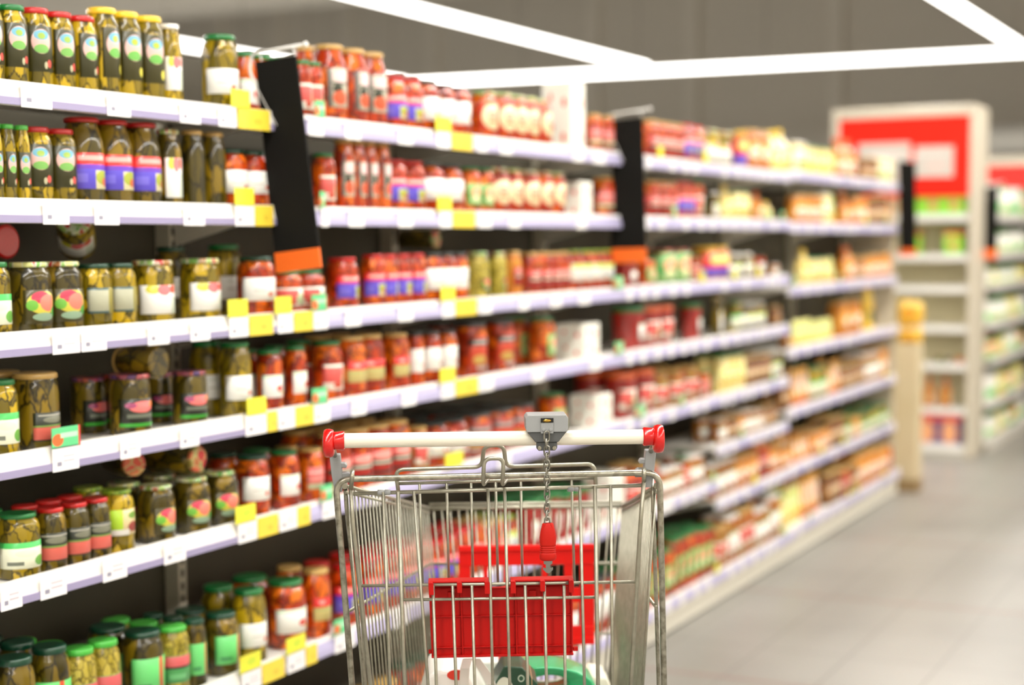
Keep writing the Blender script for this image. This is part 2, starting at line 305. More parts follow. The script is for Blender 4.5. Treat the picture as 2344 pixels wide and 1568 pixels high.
LB = {
 'oval': labelmat('label_oval', (52, 50, 14), [('e', .45, .66, .32, .27, (220, 176, 166)), ('e', .45, .80, .25, .11, (104, 168, 190)), ('e', .45, .78, .12, .07, (150, 176, 70)), ('e', .45, .50, .24, .10, (120, 178, 86)), ('e', .72, .18, .09, .09, (226, 90, 80)), ('e', .58, .14, .06, .08, (200, 196, 160))]),
 'ovaly': labelmat('label_oval_yellow', (60, 56, 14), [('e', .45, .66, .32, .27, (220, 176, 166)), ('e', .45, .80, .25, .11, (104, 168, 196)), ('e', .45, .78, .12, .07, (170, 186, 50)), ('e', .45, .50, .24, .10, (110, 180, 80)), ('e', .72, .18, .1, .1, (236, 226, 90))]),
 'redblue': labelmat('label_red_blue', BL, [('r', .5, .84, .5, .18, RD), ('r', .42, .86, .26, .07, (246, 160, 150)), ('r', .5, .62, .5, .06, (110, 60, 190)), ('r', .66, .26, .2, .26, (226, 216, 170)), ('e', .64, .32, .18, .2, (176, 186, 70)), ('e', .7, .2, .1, .12, (220, 116, 60)), ('r', .2, .3, .12, .12, (124, 112, 222))]),
 'white': labelmat('label_white', W_, [('e', .62, .28, .06, .1, (226, 110, 80)), ('r', .55, .8, .3, .02, (200, 210, 190)), ('r', .4, .45, .14, .03, (206, 200, 190))]),
 'whitered': labelmat('label_white_red', W_, [('e', .6, .4, .12, .14, (220, 60, 40)), ('e', .72, .2, .06, .08, (240, 200, 60)), ('r', .5, .92, .5, .05, (190, 220, 180))]),
 'whitegreen': labelmat('label_white_green', (238, 240, 214), [('r', .5, .9, .5, .12, (70, 190, 90)), ('e', .78, .25, .14, .2, (110, 180, 70)), ('r', .3, .2, .14, .07, (120, 126, 110)), ('e', .5, .58, .2, .14, (236, 226, 200))]),
 'lime': labelmat('label_lime', (176, 214, 50), [('r', .75, .5, .3, .5, (220, 200, 150)), ('e', .75, .3, .18, .2, (160, 60, 50)), ('r', .3, .1, .3, .12, W_), ('e', .74, .75, .16, .14, (110, 150, 50))]),
 'green': labelmat('label_green', (110, 214, 120), [('r', .55, .5, .05, .5, (206, 70, 30)), ('e', .82, .6, .14, .14, (226, 110, 100)), ('r', .22, .2, .12, .06, (70, 150, 90))]),
 'greenred': labelmat('label_green_red', (80, 160, 90), [('r', .5, .78, .5, .2, (206, 90, 90)), ('r', .5, .56, .5, .04, K_), ('r', .4, .24, .26, .1, (120, 200, 130))]),
 'blackred': labelmat('label_black_red', (34, 40, 24), [('r', .5, .26, .5, .22, (220, 104, 90)), ('e', .5, .74, .3, .12, (110, 110, 90)), ('r', .5, .52, .5, .03, (120, 150, 70)), ('r', .5, .9, .4, .03, (150, 146, 130))]),
 'diag': labelmat('label_grey_diamond', (186, 180, 158), [('e', .5, .8, .3, .16, (226, 190, 186)), ('e', .4, .48, .2, .12, (50, 56, 40)), ('e', .5, .25, .3, .18, (226, 96, 60)), ('r', .5, .62, .5, .03, (60, 60, 44)), ('r', .08, .5, .1, .5, (110, 104, 96))]),
 'cream': labelmat('label_cream_oval', (206, 60, 30), [('e', .5, .55, .42, .5, (240, 224, 176)), ('e', .5, .6, .22, .16, (226, 160, 130)), ('r', .5, .35, .2, .05, (206, 120, 70))]),
 'pink': labelmat('label_pink', (222, 104, 100), [('r', .5, .75, .5, .05, (234, 170, 160)), ('r', .5, .45, .5, .05, (236, 160, 150)), ('r', .5, .12, .5, .12, (200, 210, 170))]),
 'pinkwhite': labelmat('label_pink_white', (238, 236, 220), [('r', .3, .6, .3, .3, (214, 84, 76)), ('e', .7, .4, .16, .3, (190, 206, 160)), ('e', .4, .2, .14, .12, (210, 70, 40))]),
 'fruit': labelmat('label_fruit', (70, 62, 18), [('e', .5, .62, .42, .34, (206, 196, 70)), ('e', .42, .78, .24, .18, (206, 40, 70)), ('e', .62, .62, .24, .26, (236, 120, 100)), ('e', .2, .55, .14, .16, (110, 180, 60)), ('e', .5, .2, .3, .12, (150, 180, 150)), ('e', .85, .35, .12, .14, (70, 160, 60))]),
 'mush': labelmat('label_black_green_line', (30, 32, 18), [('e', .5, .72, .3, .2, (226, 106, 100)), ('e', .24, .78, .12, .1, (150, 40, 90)), ('e', .78, .8, .12, .12, (226, 120, 50)), ('r', .5, .4, .34, .07, (110, 116, 100)), ('r', .5, .08, .5, .06, (70, 190, 60))]),
 'veg': labelmat('label_white_vegetables', W_, [('e', .3, .86, .16, .16, (206, 200, 60)), ('e', .55, .84, .16, .2, (226, 110, 110)), ('e', .8, .86, .12, .16, (206, 90, 70)), ('r', .85, .3, .12, .3, (210, 220, 200))]),
 'teal': labelmat('label_grey_teal', (176, 176, 150), [('r', .5, .96, .5, .04, (50, 90, 96)), ('r', .5, .04, .5, .04, (50, 90, 96)), ('r', .8, .5, .2, .5, (150, 140, 60))]),
 'redblack': labelmat('label_red_black', (186, 34, 20), [('e', .5, .78, .3, .17, (224, 140, 128)), ('r', .5, .5, .44, .1, (60, 60, 44)), ('r', .5, .5, .3, .04, (206, 210, 190)), ('r', .5, .14, .5, .06, (30, 30, 24))]),
 'whitegreens': labelmat('label_white_lime', (238, 234, 220), [('e', .5, .84, .3, .14, (180, 206, 60)), ('e', .5, .4, .1, .1, (120, 170, 200)), ('e', .8, .5, .1, .2, (230, 140, 120))]),
 'greenoval': labelmat('label_green_oval', (150, 190, 110), [('e', .5, .5, .46, .48, (60, 160, 70)), ('e', .5, .6, .3, .26, (240, 170, 130)), ('e', .5, .3, .3, .16, (230, 240, 180))]),
 'fire': labelmat('label_yellow_red_blue', (226, 60, 40), [('e', .5, .75, .28, .2, (250, 220, 120)), ('r', .5, .2, .5, .2, (110, 90, 210)), ('r', .5, .5, .5, .06, (230, 60, 60))]),
 'redpic': labelmat('label_red_pepper', (190, 60, 30), [('r', .4, .82, .4, .1, (50, 46, 40)), ('r', .4, .82, .28, .04, (150, 146, 136)), ('e', .72, .4, .16, .3, (230, 30, 34)), ('e', .3, .3, .2, .14, (196, 160, 80)), ('r', .5, .06, .3, .05, (190, 190, 180))]),
 'redband': labelmat('label_red_band', (206, 190, 120), [('r', .5, .8, .5, .22, (216, 40, 36)), ('r', .5, .5, .5, .05, (170, 180, 110)), ('e', .3, .8, .12, .08, (240, 160, 150))]),
 'paleyel': labelmat('label_pale_yellow', (238, 232, 150), [('e', .5, .6, .3, .26, (180, 210, 90)), ('r', .5, .2, .5, .1, (240, 180, 90)), ('e', .4, .6, .12, .1, (240, 240, 230))]),
 'orangew': labelmat('label_orange_white', (226, 160, 60), [('e', .5, .55, .34, .3, (240, 220, 200)), ('e', .5, .55, .12, .1, (206, 90, 60)), ('r', .5, .1, .5, .1, (190, 90, 30))]),
 'brownl': labelmat('label_brown', (176, 120, 60), [('e', .5, .55, .3, .2, (226, 200, 160)), ('r', .5, .9, .5, .1, (120, 60, 30)), ('r', .5, .2, .3, .06, (90, 60, 40))]),
 'whitetall': labelmat('label_white_bottle', (238, 236, 226), [('e', .5, .3, .3, .2, (150, 186, 60)), ('e', .4, .7, .12, .12, (200, 214, 90))]),
 'bagy': labelmat('pouch_yellow', (244, 200, 66), [('e', .5, .3, .3, .2, (226, 160, 40)), ('r', .35, .3, .2, .16, (90, 100, 60)), ('e', .5, .75, .2, .1, (250, 226, 130))]),
 'dots': labelmat('label_white_red_dots', (246, 243, 230), [('e', .3, .78, .05, .06, (226, 90, 60)), ('e', .75, .7, .06, .07, (222, 70, 44)), ('e', .35, .35, .05, .05, (230, 110, 70)), ('e', .72, .2, .06, .07, (226, 80, 50))]),
}
def body_profile(shape):
    if shape == 'jar': return [(.40, 0), (.46, .012), (.5, .04), (.5, .72), (.49, .80), (.45, .875), (.40, .905), (.39, .95)], .43, .93
    if shape == 'tall': return [(.42, 0), (.48, .01), (.5, .03), (.5, .62), (.48, .74), (.41, .86), (.36, .92), (.36, .96)], .41, .942
    if shape == 'wide': return [(.42, 0), (.48, .015), (.5, .06), (.5, .74), (.48, .86), (.45, .90), (.45, .95)], .48, .925
    if shape == 'bottle': return [(.42, 0), (.48, .01), (.5, .03), (.5, .5), (.44, .62), (.26, .76), (.17, .84), (.16, .93)], .2, .90
    if shape == 'can': return [(.47, 0), (.5, .01), (.5, .97), (.47, .985)], .49, .95
    if shape == 'bucket': return [(.40, 0), (.42, .01), (.48, .86), (.485, .9)], .495, .88
def proto(key):
    if key in G: return G[key]
    nm, cat, desc, shape, lid, cont, lab, v0, v1, span = T[key]
    if shape == 'box':
        bm = BM(); box(bm, -.5, .5, -.5, .5, 0, 1); uvl = bm.loops.layers.uv.new('UVMap'); bmesh.ops.recalc_face_normals(bm, faces=bm.faces)
        for f in bm.faces:
            n = f.normal
            for l in f.loops:
                c = l.vert.co
                l[uvl].uv = (c.y+.5, c.z) if abs(n.x) > .5 else ((c.x+.5, c.z) if abs(n.y) > .5 else (.02, .02))
        bmesh.ops.bevel(bm, geom=bm.edges[:], offset=.03, segments=1, affect='EDGES')
        G[key] = (mesh(nm, bm, LB[lab]), None, None); return G[key]
    if shape == 'pouch':
        bm = BM(); uvl = bm.loops.layers.uv.new('UVMap'); rows = []
        for j in range(9):
            v = j/8; t = .34*math.sin(math.pi*min(1, v*.9+.12))**.6*(1-v*.75)+.012; wd = .5-(.05*math.sin(math.pi*v))
            rows.append([bm.verts.new((t*math.cos(a)*.9, wd*math.sin(a) if abs(math.sin(a)) > .01 else 0, v)) for a in [2*math.pi*k/16 for k in range(16)]])
        for a, b in zip(rows, rows[1:]):
            for k in range(16):
                f = bm.faces.new([a[k], a[(k+1) % 16], b[(k+1) % 16], b[k]]); f.smooth = True
        bm.faces.new(rows[0][::-1]); bm.faces.new(rows[-1])
        for f in bm.faces:
            for l in f.loops: l[uvl].uv = (l.vert.co.y+.5, l.vert.co.z)
        G[key] = (mesh(nm, bm, LB[lab]), None, None); return G[key]
    prof, lr, lz = body_profile(shape)
    bm = BM(); lathe(bm, prof, 20); b = mesh(nm, bm, cont)
    lm = None
    if lid:
        bm = BM(); top = 1.0
        lathe(bm, [(lr-.02, lz), (lr, lz+.006), (lr, top-.02), (lr-.03, top), (lr-.09, top-.004)], 20); lm = mesh('lid', bm, LID[lid])
    la = None
    if lab:
        bm = BM(); uvl = bm.loops.layers.uv.new('UVMap'); n = 12; r = .507 if shape != 'bucket' else .5
        a0, a1 = -R_(span), R_(span); q = []
        for i in range(n+1):
            a = a0+(a1-a0)*i/n
            q.append([bm.verts.new((rr*math.cos(a), rr*math.sin(a), v)) for v, rr in ((v0, r), (v1, r), (v1, r-.006), (v0, r-.006))])
        def qf(a, b, c, d, uvs=None):
            f = bm.faces.new([a, b, c, d]); f.smooth = False
            return f
        for i in range(n):
            for k in range(4):
                f = bm.faces.new([q[i][k], q[i+1][k], q[i+1][(k+1) % 4], q[i][(k+1) % 4]])
        bm.faces.new(q[0]); bm.faces.new(q[-1][::-1])
        for f in bm.faces:
            f.smooth = True
            for l in f.loops:
                c = l.vert.co; a = math.atan2(c.y, c.x); l[uvl].uv = ((a-a0)/(a1-a0), (c.z-v0)/(v1-v0))
        la = mesh('label', bm, LB[lab])
    G[key] = (b, lm, la); return G[key]
T = {  # name, category, description, shape, lid, contents, label, label v0, v1, half span
 'pkg': ('pickle_jar', 'pickle jar', 'green-lidded gherkin jar with oval label', 'jar', 'green', C_PK, 'oval', .26, .78, 56),
 'pkl': ('pickle_jar', 'pickle jar', 'lime-lidded slim pickle jar', 'tall', 'lime', C_PK, 'oval', .22, .66, 56),
 'pkr': ('pickle_jar', 'pickle jar', 'red-lidded gherkin jar with oval label', 'jar', 'red', C_PK, 'oval', .24, .78, 56),
 'pky': ('pickle_jar', 'pickle jar', 'yellow-lidded gherkin jar with oval label', 'jar', 'yellow', C_PK, 'ovaly', .24, .78, 56),
 'pkw': ('pickle_jar', 'pickle jar', 'white-lidded gherkin jar', 'tall', 'white', C_PK, 'veg', .2, .6, 50),
 'pkG': ('pickle_jar', 'pickle jar', 'broad green-lidded pickle jar with white label', 'jar', 'green', C_PK, 'white', .24, .56, 75),
 'pkrb': ('pickle_jar', 'pickle jar', 'red-lidded pickle jar with red-blue label', 'tall', 'red', C_PD, 'redblue', .2, .6, 80),
 'pkgd': ('pickle_jar', 'pickle jar', 'slim pickle jar with white picture label', 'tall', 'multi', C_PD, 'veg', .14, .64, 45),
 'pkn': ('pickle_jar', 'pickle jar', 'gold-lidded gherkin jar without label', 'tall', 'gold', C_PD, None, 0, 0, 0),
 'pkfr': ('pickle_jar', 'pickle jar', 'patterned-lid gherkin jar with fruity label', 'jar', 'multi', C_PD, 'fruit', .16, .62, 55),
 'pkte': ('pickle_jar', 'pickle jar', 'dark-lidded pickle jar with grey label', 'jar', 'dark', C_PK, 'teal', .26, .64, 60),
 'pkve': ('pickle_jar', 'pickle jar', 'patterned-lid jar with vegetable label', 'wide', 'multi', C_PK, 'veg', .18, .62, 65),
 'pkdk': ('pickle_jar', 'pickle jar', 'dark green-lidded pickle jar', 'jar', 'dark', C_PD, 'white', .3, .58, 45),
 'pklm': ('pickle_jar', 'pickle jar', 'pickle jar with lime label', 'jar', 'herb', C_PK, 'lime', .3, .7, 75),
 'pkwg': ('pickle_jar', 'pickle jar', 'green-lidded jar with green-white label', 'jar', 'green', C_PK, 'whitegreen', .18, .58, 80),
 'pkbr': ('pickle_jar', 'pickle jar', 'red-lidded cucumber jar with black-red label', 'jar', 'red', C_PD, 'blackred', .18, .62, 80),
 'pkgo': ('pickle_jar', 'pickle jar', 'gold-lidded gherkin jar with black-pink label', 'wide', 'gold', C_PD, 'blackred', .14, .5, 60),
 'pkgr': ('pickle_jar', 'pickle jar', 'green-lidded jar with bright green label', 'jar', 'dark', C_PD, 'green', .2, .66, 80),
 'pklr': ('pickle_jar', 'pickle jar', 'lime-lidded jar with red-green label', 'jar', 'lime', C_OL, 'greenred', .2, .6, 60),
 'mush': ('mushroom_jar', 'mushroom jar', 'mushroom jar with black label', 'wide', 'purple', C_PD, 'mush', .14, .6, 70),
 'oliv': ('olive_jar', 'olive jar', 'olive jar with patterned lid', 'jar', 'multi', C_OL, 'fruit', .2, .45, 25),
 'tmw': ('tomato_jar', 'tomato jar', 'green-lidded tomato jar with white label', 'jar', 'green', C_TM, 'whitered', .24, .6, 70),
 'tmd': ('tomato_jar', 'tomato jar', 'dark-lidded tomato jar with white label', 'jar', 'dark', C_TM, 'white', .28, .66, 75),
 'tmk': ('tomato_jar', 'tomato jar', 'black-lidded tomato jar with white label', 'jar', 'black', C_TM, 'white', .28, .7, 85),
 'tmp': ('tomato_jar', 'tomato jar', 'green-lidded tomato jar with pinkish label', 'jar', 'green', C_TM, 'pinkwhite', .2, .62, 75),
 'tmt': ('tomato_jar', 'tomato jar', 'tall gold-lidded tomato jar', 'tall', 'gold', C_TM, 'diag', .22, .7, 45),
 'tmrb': ('tomato_jar', 'tomato jar', 'red-lidded tomato jar with red-blue label', 'jar', 'red', C_TM, 'redblue', .24, .66, 80),
 'tmc': ('tomato_jar', 'tomato jar', 'patterned-lid tomato jar with cream label', 'jar', 'multi', C_TM, 'cream', .22, .74, 60),
 'tmpk': ('tomato_jar', 'tomato jar', 'gold-lidded jar with pink label', 'jar', 'gold', C_TM, 'pink', .26, .66, 75),
 'tmbk': ('tomato_jar', 'tomato jar', 'gold-lidded jar with red-black label', 'jar', 'gold', C_TM, 'redblack', .16, .6, 80),
 'tmwl': ('tomato_jar', 'tomato jar', 'herb-lidded jar with white-lime label', 'jar', 'herb', C_TM, 'whitegreens', .28, .68, 80),
 'tmrp': ('pepper_jar', 'pepper jar', 'dark-lidded pepper jar with picture label', 'wide', 'black', C_TM, 'redpic', .14, .76, 75),
 'tmbd': ('tomato_jar', 'tomato jar', 'gold-lidded jar with red band', 'jar', 'gold', C_TM, 'redband', .26, .6, 60),
 'tmgo': ('pepper_jar', 'pepper jar', 'green-lidded pepper jar with oval label', 'jar', 'green', C_TM, 'greenoval', .2, .66, 45),
 'olor': ('salad_jar', 'salad jar', 'orange salad jar', 'jar', 'gold', C_OR, 'redblack', .26, .66, 40),
 'buck': ('paste_tub', 'tub', 'red tomato paste tub', 'bucket', 'green', C_PR, 'whitered', .25, .6, 20),
 'bucr': ('paste_tub', 'tub', 'orange-lidded paste tub with white label', 'bucket', 'orange', C_PR, 'pinkwhite', .2, .65, 50),
 'fire': ('sauce_jar', 'sauce jar', 'yellow-red sauce jar', 'jar', 'yellow', C_OR, 'fire', .14, .8, 85),
 'grov': ('pea_can', 'can', 'green can with oval label', 'can', 'red', C_PD, 'greenoval', .08, .9, 85),
 'herb': ('salad_jar', 'salad jar', 'small white-lidded salad jar', 'jar', 'white', C_PD, 'whitegreens', .2, .6, 60),
 'salg': ('salad_jar', 'salad jar', 'gold-lidded mixed salad jar', 'jar', 'gold', C_SM, 'pinkwhite', .22, .62, 70),
 'salw': ('salad_jar', 'salad jar', 'white-labelled mixed salad jar', 'jar', 'white', C_SM, 'whitered', .22, .62, 70),
 'yelb': ('sauce_bottle', 'sauce bottle', 'pale yellow sauce bottle', 'bottle', 'yellow', C_YE, 'paleyel', .08, .5, 80),
 'yelj': ('sauce_jar', 'sauce jar', 'green-lidded pale sauce jar', 'jar', 'green', C_YE, 'paleyel', .2, .66, 70),
 'yelw': ('sauce_jar', 'sauce jar', 'cream-coloured sauce jar', 'wide', 'white', C_YE, 'whitetall', .2, .7, 70),
 'orab': ('sauce_bottle', 'sauce bottle', 'orange sauce bottle', 'bottle', 'orange', C_OR, 'orangew', .1, .5, 80),
 'oraj': ('sauce_jar', 'sauce jar', 'orange sauce jar', 'jar', 'gold', C_OR, 'orangew', .15, .66, 70),
 'brnj': ('sauce_jar', 'sauce jar', 'brown sauce jar', 'jar', 'gold', C_BR, 'brownl', .2, .66, 70),
 'pcb': ('snack_pouch', 'pouch', 'large yellow pouch', 'pouch', None, None, 'bagy', 0, 0, 0),
 'pch': ('sauce_pouch', 'pouch', 'yellow sauce pouch', 'pouch', None, None, 'paleyel', 0, 0, 0),
 'pco': ('sauce_pouch', 'pouch', 'orange sauce pouch', 'pouch', None, None, 'orangew', 0, 0, 0),
 'pack': ('shelf_carton', 'carton', 'white carton with red dots', 'box', None, None, 'dots', 0, 0, 0),
 'grp': ('green_carton', 'carton', 'lime green carton', 'box', None, None, 'greenoval', 0, 0, 0),
 'wht': ('white_bottle', 'bottle', 'white bottle with green picture', 'bottle', 'lime', LB['whitetall'], 'whitetall', .1, .5, 85),
 'whg': ('white_bottle', 'bottle', 'white bottle with white cap', 'tall', 'white', LB['whitetall'], 'green', .2, .5, 60),
}
ORD = ['first', 'second', 'third', 'fourth', 'fifth', 'sixth', 'seventh', 'eighth', 'ninth', 'tenth', 'eleventh', 'twelfth', 'thirteenth', 'fourteenth', 'fifteenth', 'sixteenth', 'seventeenth', 'eighteenth', 'nineteenth', 'twentieth']
SHN = ['top', 'second', 'third', 'fourth', 'fifth', 'sixth', 'bottom']
def zone(Y):
    for y, i, s in ((2.93, 1, 'left of first black sign'), (4.89, 3, 'between the black signs'), (5.87, 4, 'just past second black sign'), (6.80, 5, 'two bays past second sign')):
        if Y < y: return i, s
    return 6, 'in bays before beige post'
def deck(Y, row):
    """height of shelf board `row` (0 top) at distance Y"""
    for i in range(8):
        if Y < JY[i+1]: return BAYZ[i][row]-.012
    return BAYZ[-1][row]-.012
items = []   # dicts: key, row, Y, d, h, X, depth index
def solve(x, row, r, X=None):
    X = -(r+.014) if X is None else X
    Y = 3.
    for _ in range(6): Y = onZ(x, 0, 0) and _solveY(x, row, X, Y)
    return Y
def _solveY(x, row, X, Y):
    z = deck(Y, row)
    # vertical screen position that belongs to height z in plane X at column x
    a, b = -400., 3000.
    for _ in range(40):
        m = (a+b)/2
        if onX(x, m, X).z > z: a = m
        else: b = m
    return onX(x, (a+b)/2, X).y
def run(key, row, xs, ytop, d=None, X=None, back=0, hs=1):
    r = (d or .06)/2
    Ys = [_solveY(x, row, -(r+.014) if X is None else X, 4) for x in xs]
    for _ in range(3): Ys = [_solveY(x, row, -(r+.014) if X is None else X, Y) for x, Y in zip(xs, Ys)]
    if d is None:
        d = min([b-a for a, b in zip(sorted(Ys), sorted(Ys)[1:])] or [.065])*.98
        d = min(d, .11)
    h = onX(xs[0], ytop, -(d/2+.014) if X is None else X).z - deck(Ys[0], row)
    for Y in Ys: items.append(dict(key=key, row=row, Y=Y, d=d, h=h*hs, X=X, back=back))
def fill(keys, row, x0, x1, h0, h1, d0=.055, d1=.07, back=0, each=3):
    """random runs of a few equal products from column x0 to column x1"""
    Y = _solveY(x0, row, -.045, 5); Y = _solveY(x0, row, -.045, Y); Y1 = _solveY(x1, row, -.045, Y); Y1 = _solveY(x1, row, -.045, Y1)
    while Y < Y1:
        k = random.choice(keys); d = random.uniform(d0, d1); h = random.uniform(h0, h1)
        for _ in range(random.randint(max(1, each-1), each+1)):
            if Y+d/2 > Y1: break
            items.append(dict(key=k, row=row, Y=Y+d/2, d=d*.98, h=h, X=None, back=back)); Y += d
        if Y+d0 > Y1: break

# ---- top shelf
run('pkg', 0, [-28, 28], 5); run('pkr', 0, [84, 137, 190], 22)
run('pky', 0, [240, 292, 345], 22); run('pkw', 0, [390], 58, d=.05)
run('pkG', 0, [506], 83, d=.078); run('tmw', 0, [560, 600, 640], 122, d=.056, X=-.12)
run('tmp', 0, [693, 717], 140, d=.046); run('tmt', 0, [765, 815, 858], 108); run('tmt', 0, [700, 730], 108, d=.055, X=-.13)
run('tmrb', 0, [905, 942], 178); run('tmk', 0, [980, 1016, 1052], 190)
run('tmc', 0, [1105], 212, d=.085); run('tmc', 0, [1152, 1182, 1211, 1240], 216)
run('tmpk', 0, [1358, 1388], 262, d=.055)
run('tmbk', 0, [1488, 1508, 1528, 1548], 277); run('tmrb', 0, [1570, 1592], 288); run('pkve', 0, [1622, 1655], 300)
run('fire', 0, [1690], 302, d=.07); run('oraj', 0, [1722, 1745], 300); run('yelb', 0, [1772, 1790], 302)
fill(['yelj', 'yelw', 'yelb'], 0, 1812, 1905, .13, .16, .06, .08); run('orab', 0, [1925, 1945], 318); fill(['oraj', 'brnj', 'yelw'], 0, 1960, 2040, .11, .14)
# ---- second shelf
run('pkl', 1, [-24, 6, 40], 282); run('pkr', 1, [85, 140], 293); run('pkrb', 1, [202, 268, 333], 272)
run('pkgd', 1, [388], 298, d=.055); run('pkn', 1, [443, 490], 300, d=.055)
run('tmd', 1, [535, 585], 345); run('tmd', 1, [625], 350, d=.055)
run('tmp', 1, [742], 352, d=.056); run('tmt', 1, [785, 813, 840, 870], 320)
run('tmrb', 1, [905, 946], 368); run('tmk', 1, [990, 1034], 376)
run('tmgo', 1, [1076, 1106], 384); run('tmc', 1, [1142, 1172], 386); run('tmc', 1, [1212, 1243, 1272], 392)
run('tmpk', 1, [1380], 406, d=.075)
run('tmbk', 1, [1490, 1512, 1532], 415); run('tmrb', 1, [1556, 1574], 418); run('tmp', 1, [1594, 1610], 416)
run('herb', 1, [1632], 440, d=.05); run('yelb', 1, [1656], 425, d=.06); run('yelj', 1, [1682, 1700], 437); run('orab', 1, [1728], 440, d=.06); run('yelb', 1, [1752], 462, d=.055)
fill(['yelb', 'yelw', 'pch', 'yelj', 'oraj'], 1, 1815, 1905, .12, .17, .06, .08); run('orab', 1, [1925], 440, d=.09); fill(['oraj', 'brnj', 'pkgr'], 1, 1945, 2040, .12, .17)
# ---- third shelf
run('pkwg', 2, [-18], 600, d=.07); run('pkfr', 2, [80, 152], 600); run('pkte', 2, [222, 278], 604)
run('pkve', 2, [352], 596, d=.085); run('pkve', 2, [460], 592, d=.085); run('pkG', 2, [515], 560, d=.08, X=-.17)
run('pkdk', 2, [395], 565, d=.07, X=-.19)
run('tmd', 2, [588], 588, d=.085); run('tmp', 2, [662, 712], 620, hs=1.0)
run('tmrb', 2, [784], 590, d=.08); run('tmrb', 2, [855, 885, 917, 950], 583); run('tmk', 2, [987, 1017, 1047], 580)
run('oliv', 2, [1091], 577, d=.075); run('oliv', 2, [1140], 577, d=.05); run('olor', 2, [1173], 575, d=.055)
run('tmbk', 2, [1215, 1240, 1263, 1285], 578); run('tmwl', 2, [1312, 1336, 1360, 1384], 573)
run('buck', 2, [1432], 595, d=.085); run('tmgo', 2, [1478], 590, d=.07); run('grov', 2, [1526, 1560], 572); run('tmp', 2, [1588], 584, d=.05)
run('fire', 2, [1618, 1650], 565); run('herb', 2, [1682, 1708], 580); run('tmd', 2, [1735], 585, d=.055); run('salw', 2, [1770], 605, d=.05)
run('yelb', 2, [1835], 570, d=.08); run('yelj', 2, [1862, 1885], 590); run('pch', 2, [1900], 590, d=.08); run('orab', 2, [1932], 565, d=.11); fill(['oraj', 'brnj', 'pkwg'], 2, 1950, 2040, .11, .15)
# ---- fourth shelf
run('pkwg', 3, [5], 868, d=.062, back=1); run('pkgo', 3, [85], 852, d=.085, back=1); run('mush', 3, [205, 268], 862, d=.07, X=-.15)
run('mush', 3, [300], 855, d=.082); run('mush', 3, [436], 848, d=.072); run('mush', 3, [366], 852, d=.065, X=-.14); run('pkdk', 3, [470], 805, d=.07, X=-.2)
run('pkG', 3, [540], 782, d=.072, back=1); run('tmw', 3, [618], 800, d=.06, back=1); run('tmw', 3, [678], 792, d=.052, back=1); run('tmp', 3, [750], 780, d=.075, back=1)
run('tmbd', 3, [810, 852], 768, back=1); run('tmbd', 3, [905], 762, d=.075, back=1); run('tmk', 3, [952], 760, d=.045)
run('tmk', 3, [985, 1022], 758, d=.06, back=1); run('tmrp', 3, [1078, 1142], 738, d=.09, back=1); run('tmgo', 3, [1240], 727, d=.085, back=1)
run('buck', 3, [1437], 702, d=.12); run('bucr', 3, [1492, 1522], 700); run('buck', 3, [1580], 695, d=.085)
run('pkgd', 3, [1640], 680, d=.05); run('pkwg', 3, [1680], 690, d=.065); run('herb', 3, [1712, 1735], 692); run('brnj', 3, [1770, 1795], 700, d=.06)
fill(['yelj', 'pch', 'pkwg'], 3, 1815, 1900, .10, .13, back=0); run('oraj', 3, [1918, 1945], 690, d=.11); run('pcb', 3, [1985, 2016], 655, d=.15)
# ---- fifth shelf
run('pkwg', 4, [45], 1172, d=.078, back=1); run('pkbr', 4, [118, 172, 220], 1160, back=1); run('pklm', 4, [270], 1118, d=.068, back=1)
run('pkfr', 4, [358, 440, 505], 1108, d=.078, back=1)
run('tmd', 4, [580], 1040, d=.075, back=1); run('tmw', 4, [652], 1030, d=.07, back=1); run('tmpk', 4, [712], 1024, d=.062, back=1)
run('tmbk', 4, [775, 822, 868, 912], 985, back=1); run('salg', 4, [955], 975, d=.06); run('tmk', 4, [1000, 1045], 962, back=1)
run('tmrp', 4, [1100, 1150, 1198], 940, back=1); run('tmgo', 4, [1262], 900, d=.09)
run('bucr', 4, [1435, 1478], 850, back=1); run('salg', 4, [1510, 1545, 1580], 848, back=1); run('tmp', 4, [1608], 850, d=.06)
fill(['brnj', 'herb', 'yelj', 'salw'], 4, 1642, 1795, .11, .15, .06, .075, back=1, each=2)
fill(['oraj', 'pco', 'brnj', 'pkwg', 'salw'], 4, 1815, 2035, .11, .17, .065, .085, back=1)
# ---- sixth shelf
run('pkgr', 5, [40, 120], 1500, d=.075, back=2); run('pklr', 5, [185, 240], 1480, d=.068, back=2)
run('pkgr', 5, [330], 1440, d=.085, back=2); run('pklr', 5, [398], 1430, d=.07, back=2); run('pkgr', 5, [447], 1415, d=.05, back=2); run('pkgr', 5, [508], 1400, d=.078, back=2)
run('pkG', 5, [572], 1345, d=.078, back=1); run('tmw', 5, [655], 1325, d=.095, back=1); run('tmbd', 5, [725], 1300, d=.07, back=1)
run('tmrb', 5, [790, 845], 1290, d=.075, back=1); fill(['tmbd', 'tmk', 'tmwl', 'tmrb'], 5, 880, 1180, .13, .16, .07, .085, back=1)
fill(['tmgo', 'tmbk', 'buck'], 5, 1200, 1350, .14, .17, .07, .085, back=1); fill(['tmbk', 'bucr', 'salg'], 5, 1420, 1500, .12, .15, .07, .085, back=1)
fill(['salg', 'tmp', 'salw'], 5, 1505, 1625, .10, .13, .07, .085, back=1, each=2)
fill(['oraj', 'brnj', 'salw', 'fire'], 5, 1640, 1795, .085, .10, .06, .075, back=1, each=2)
fill(['pco', 'oraj', 'brnj', 'pkwg'], 5, 1815, 2035, .10, .15, .065, .085, back=1)
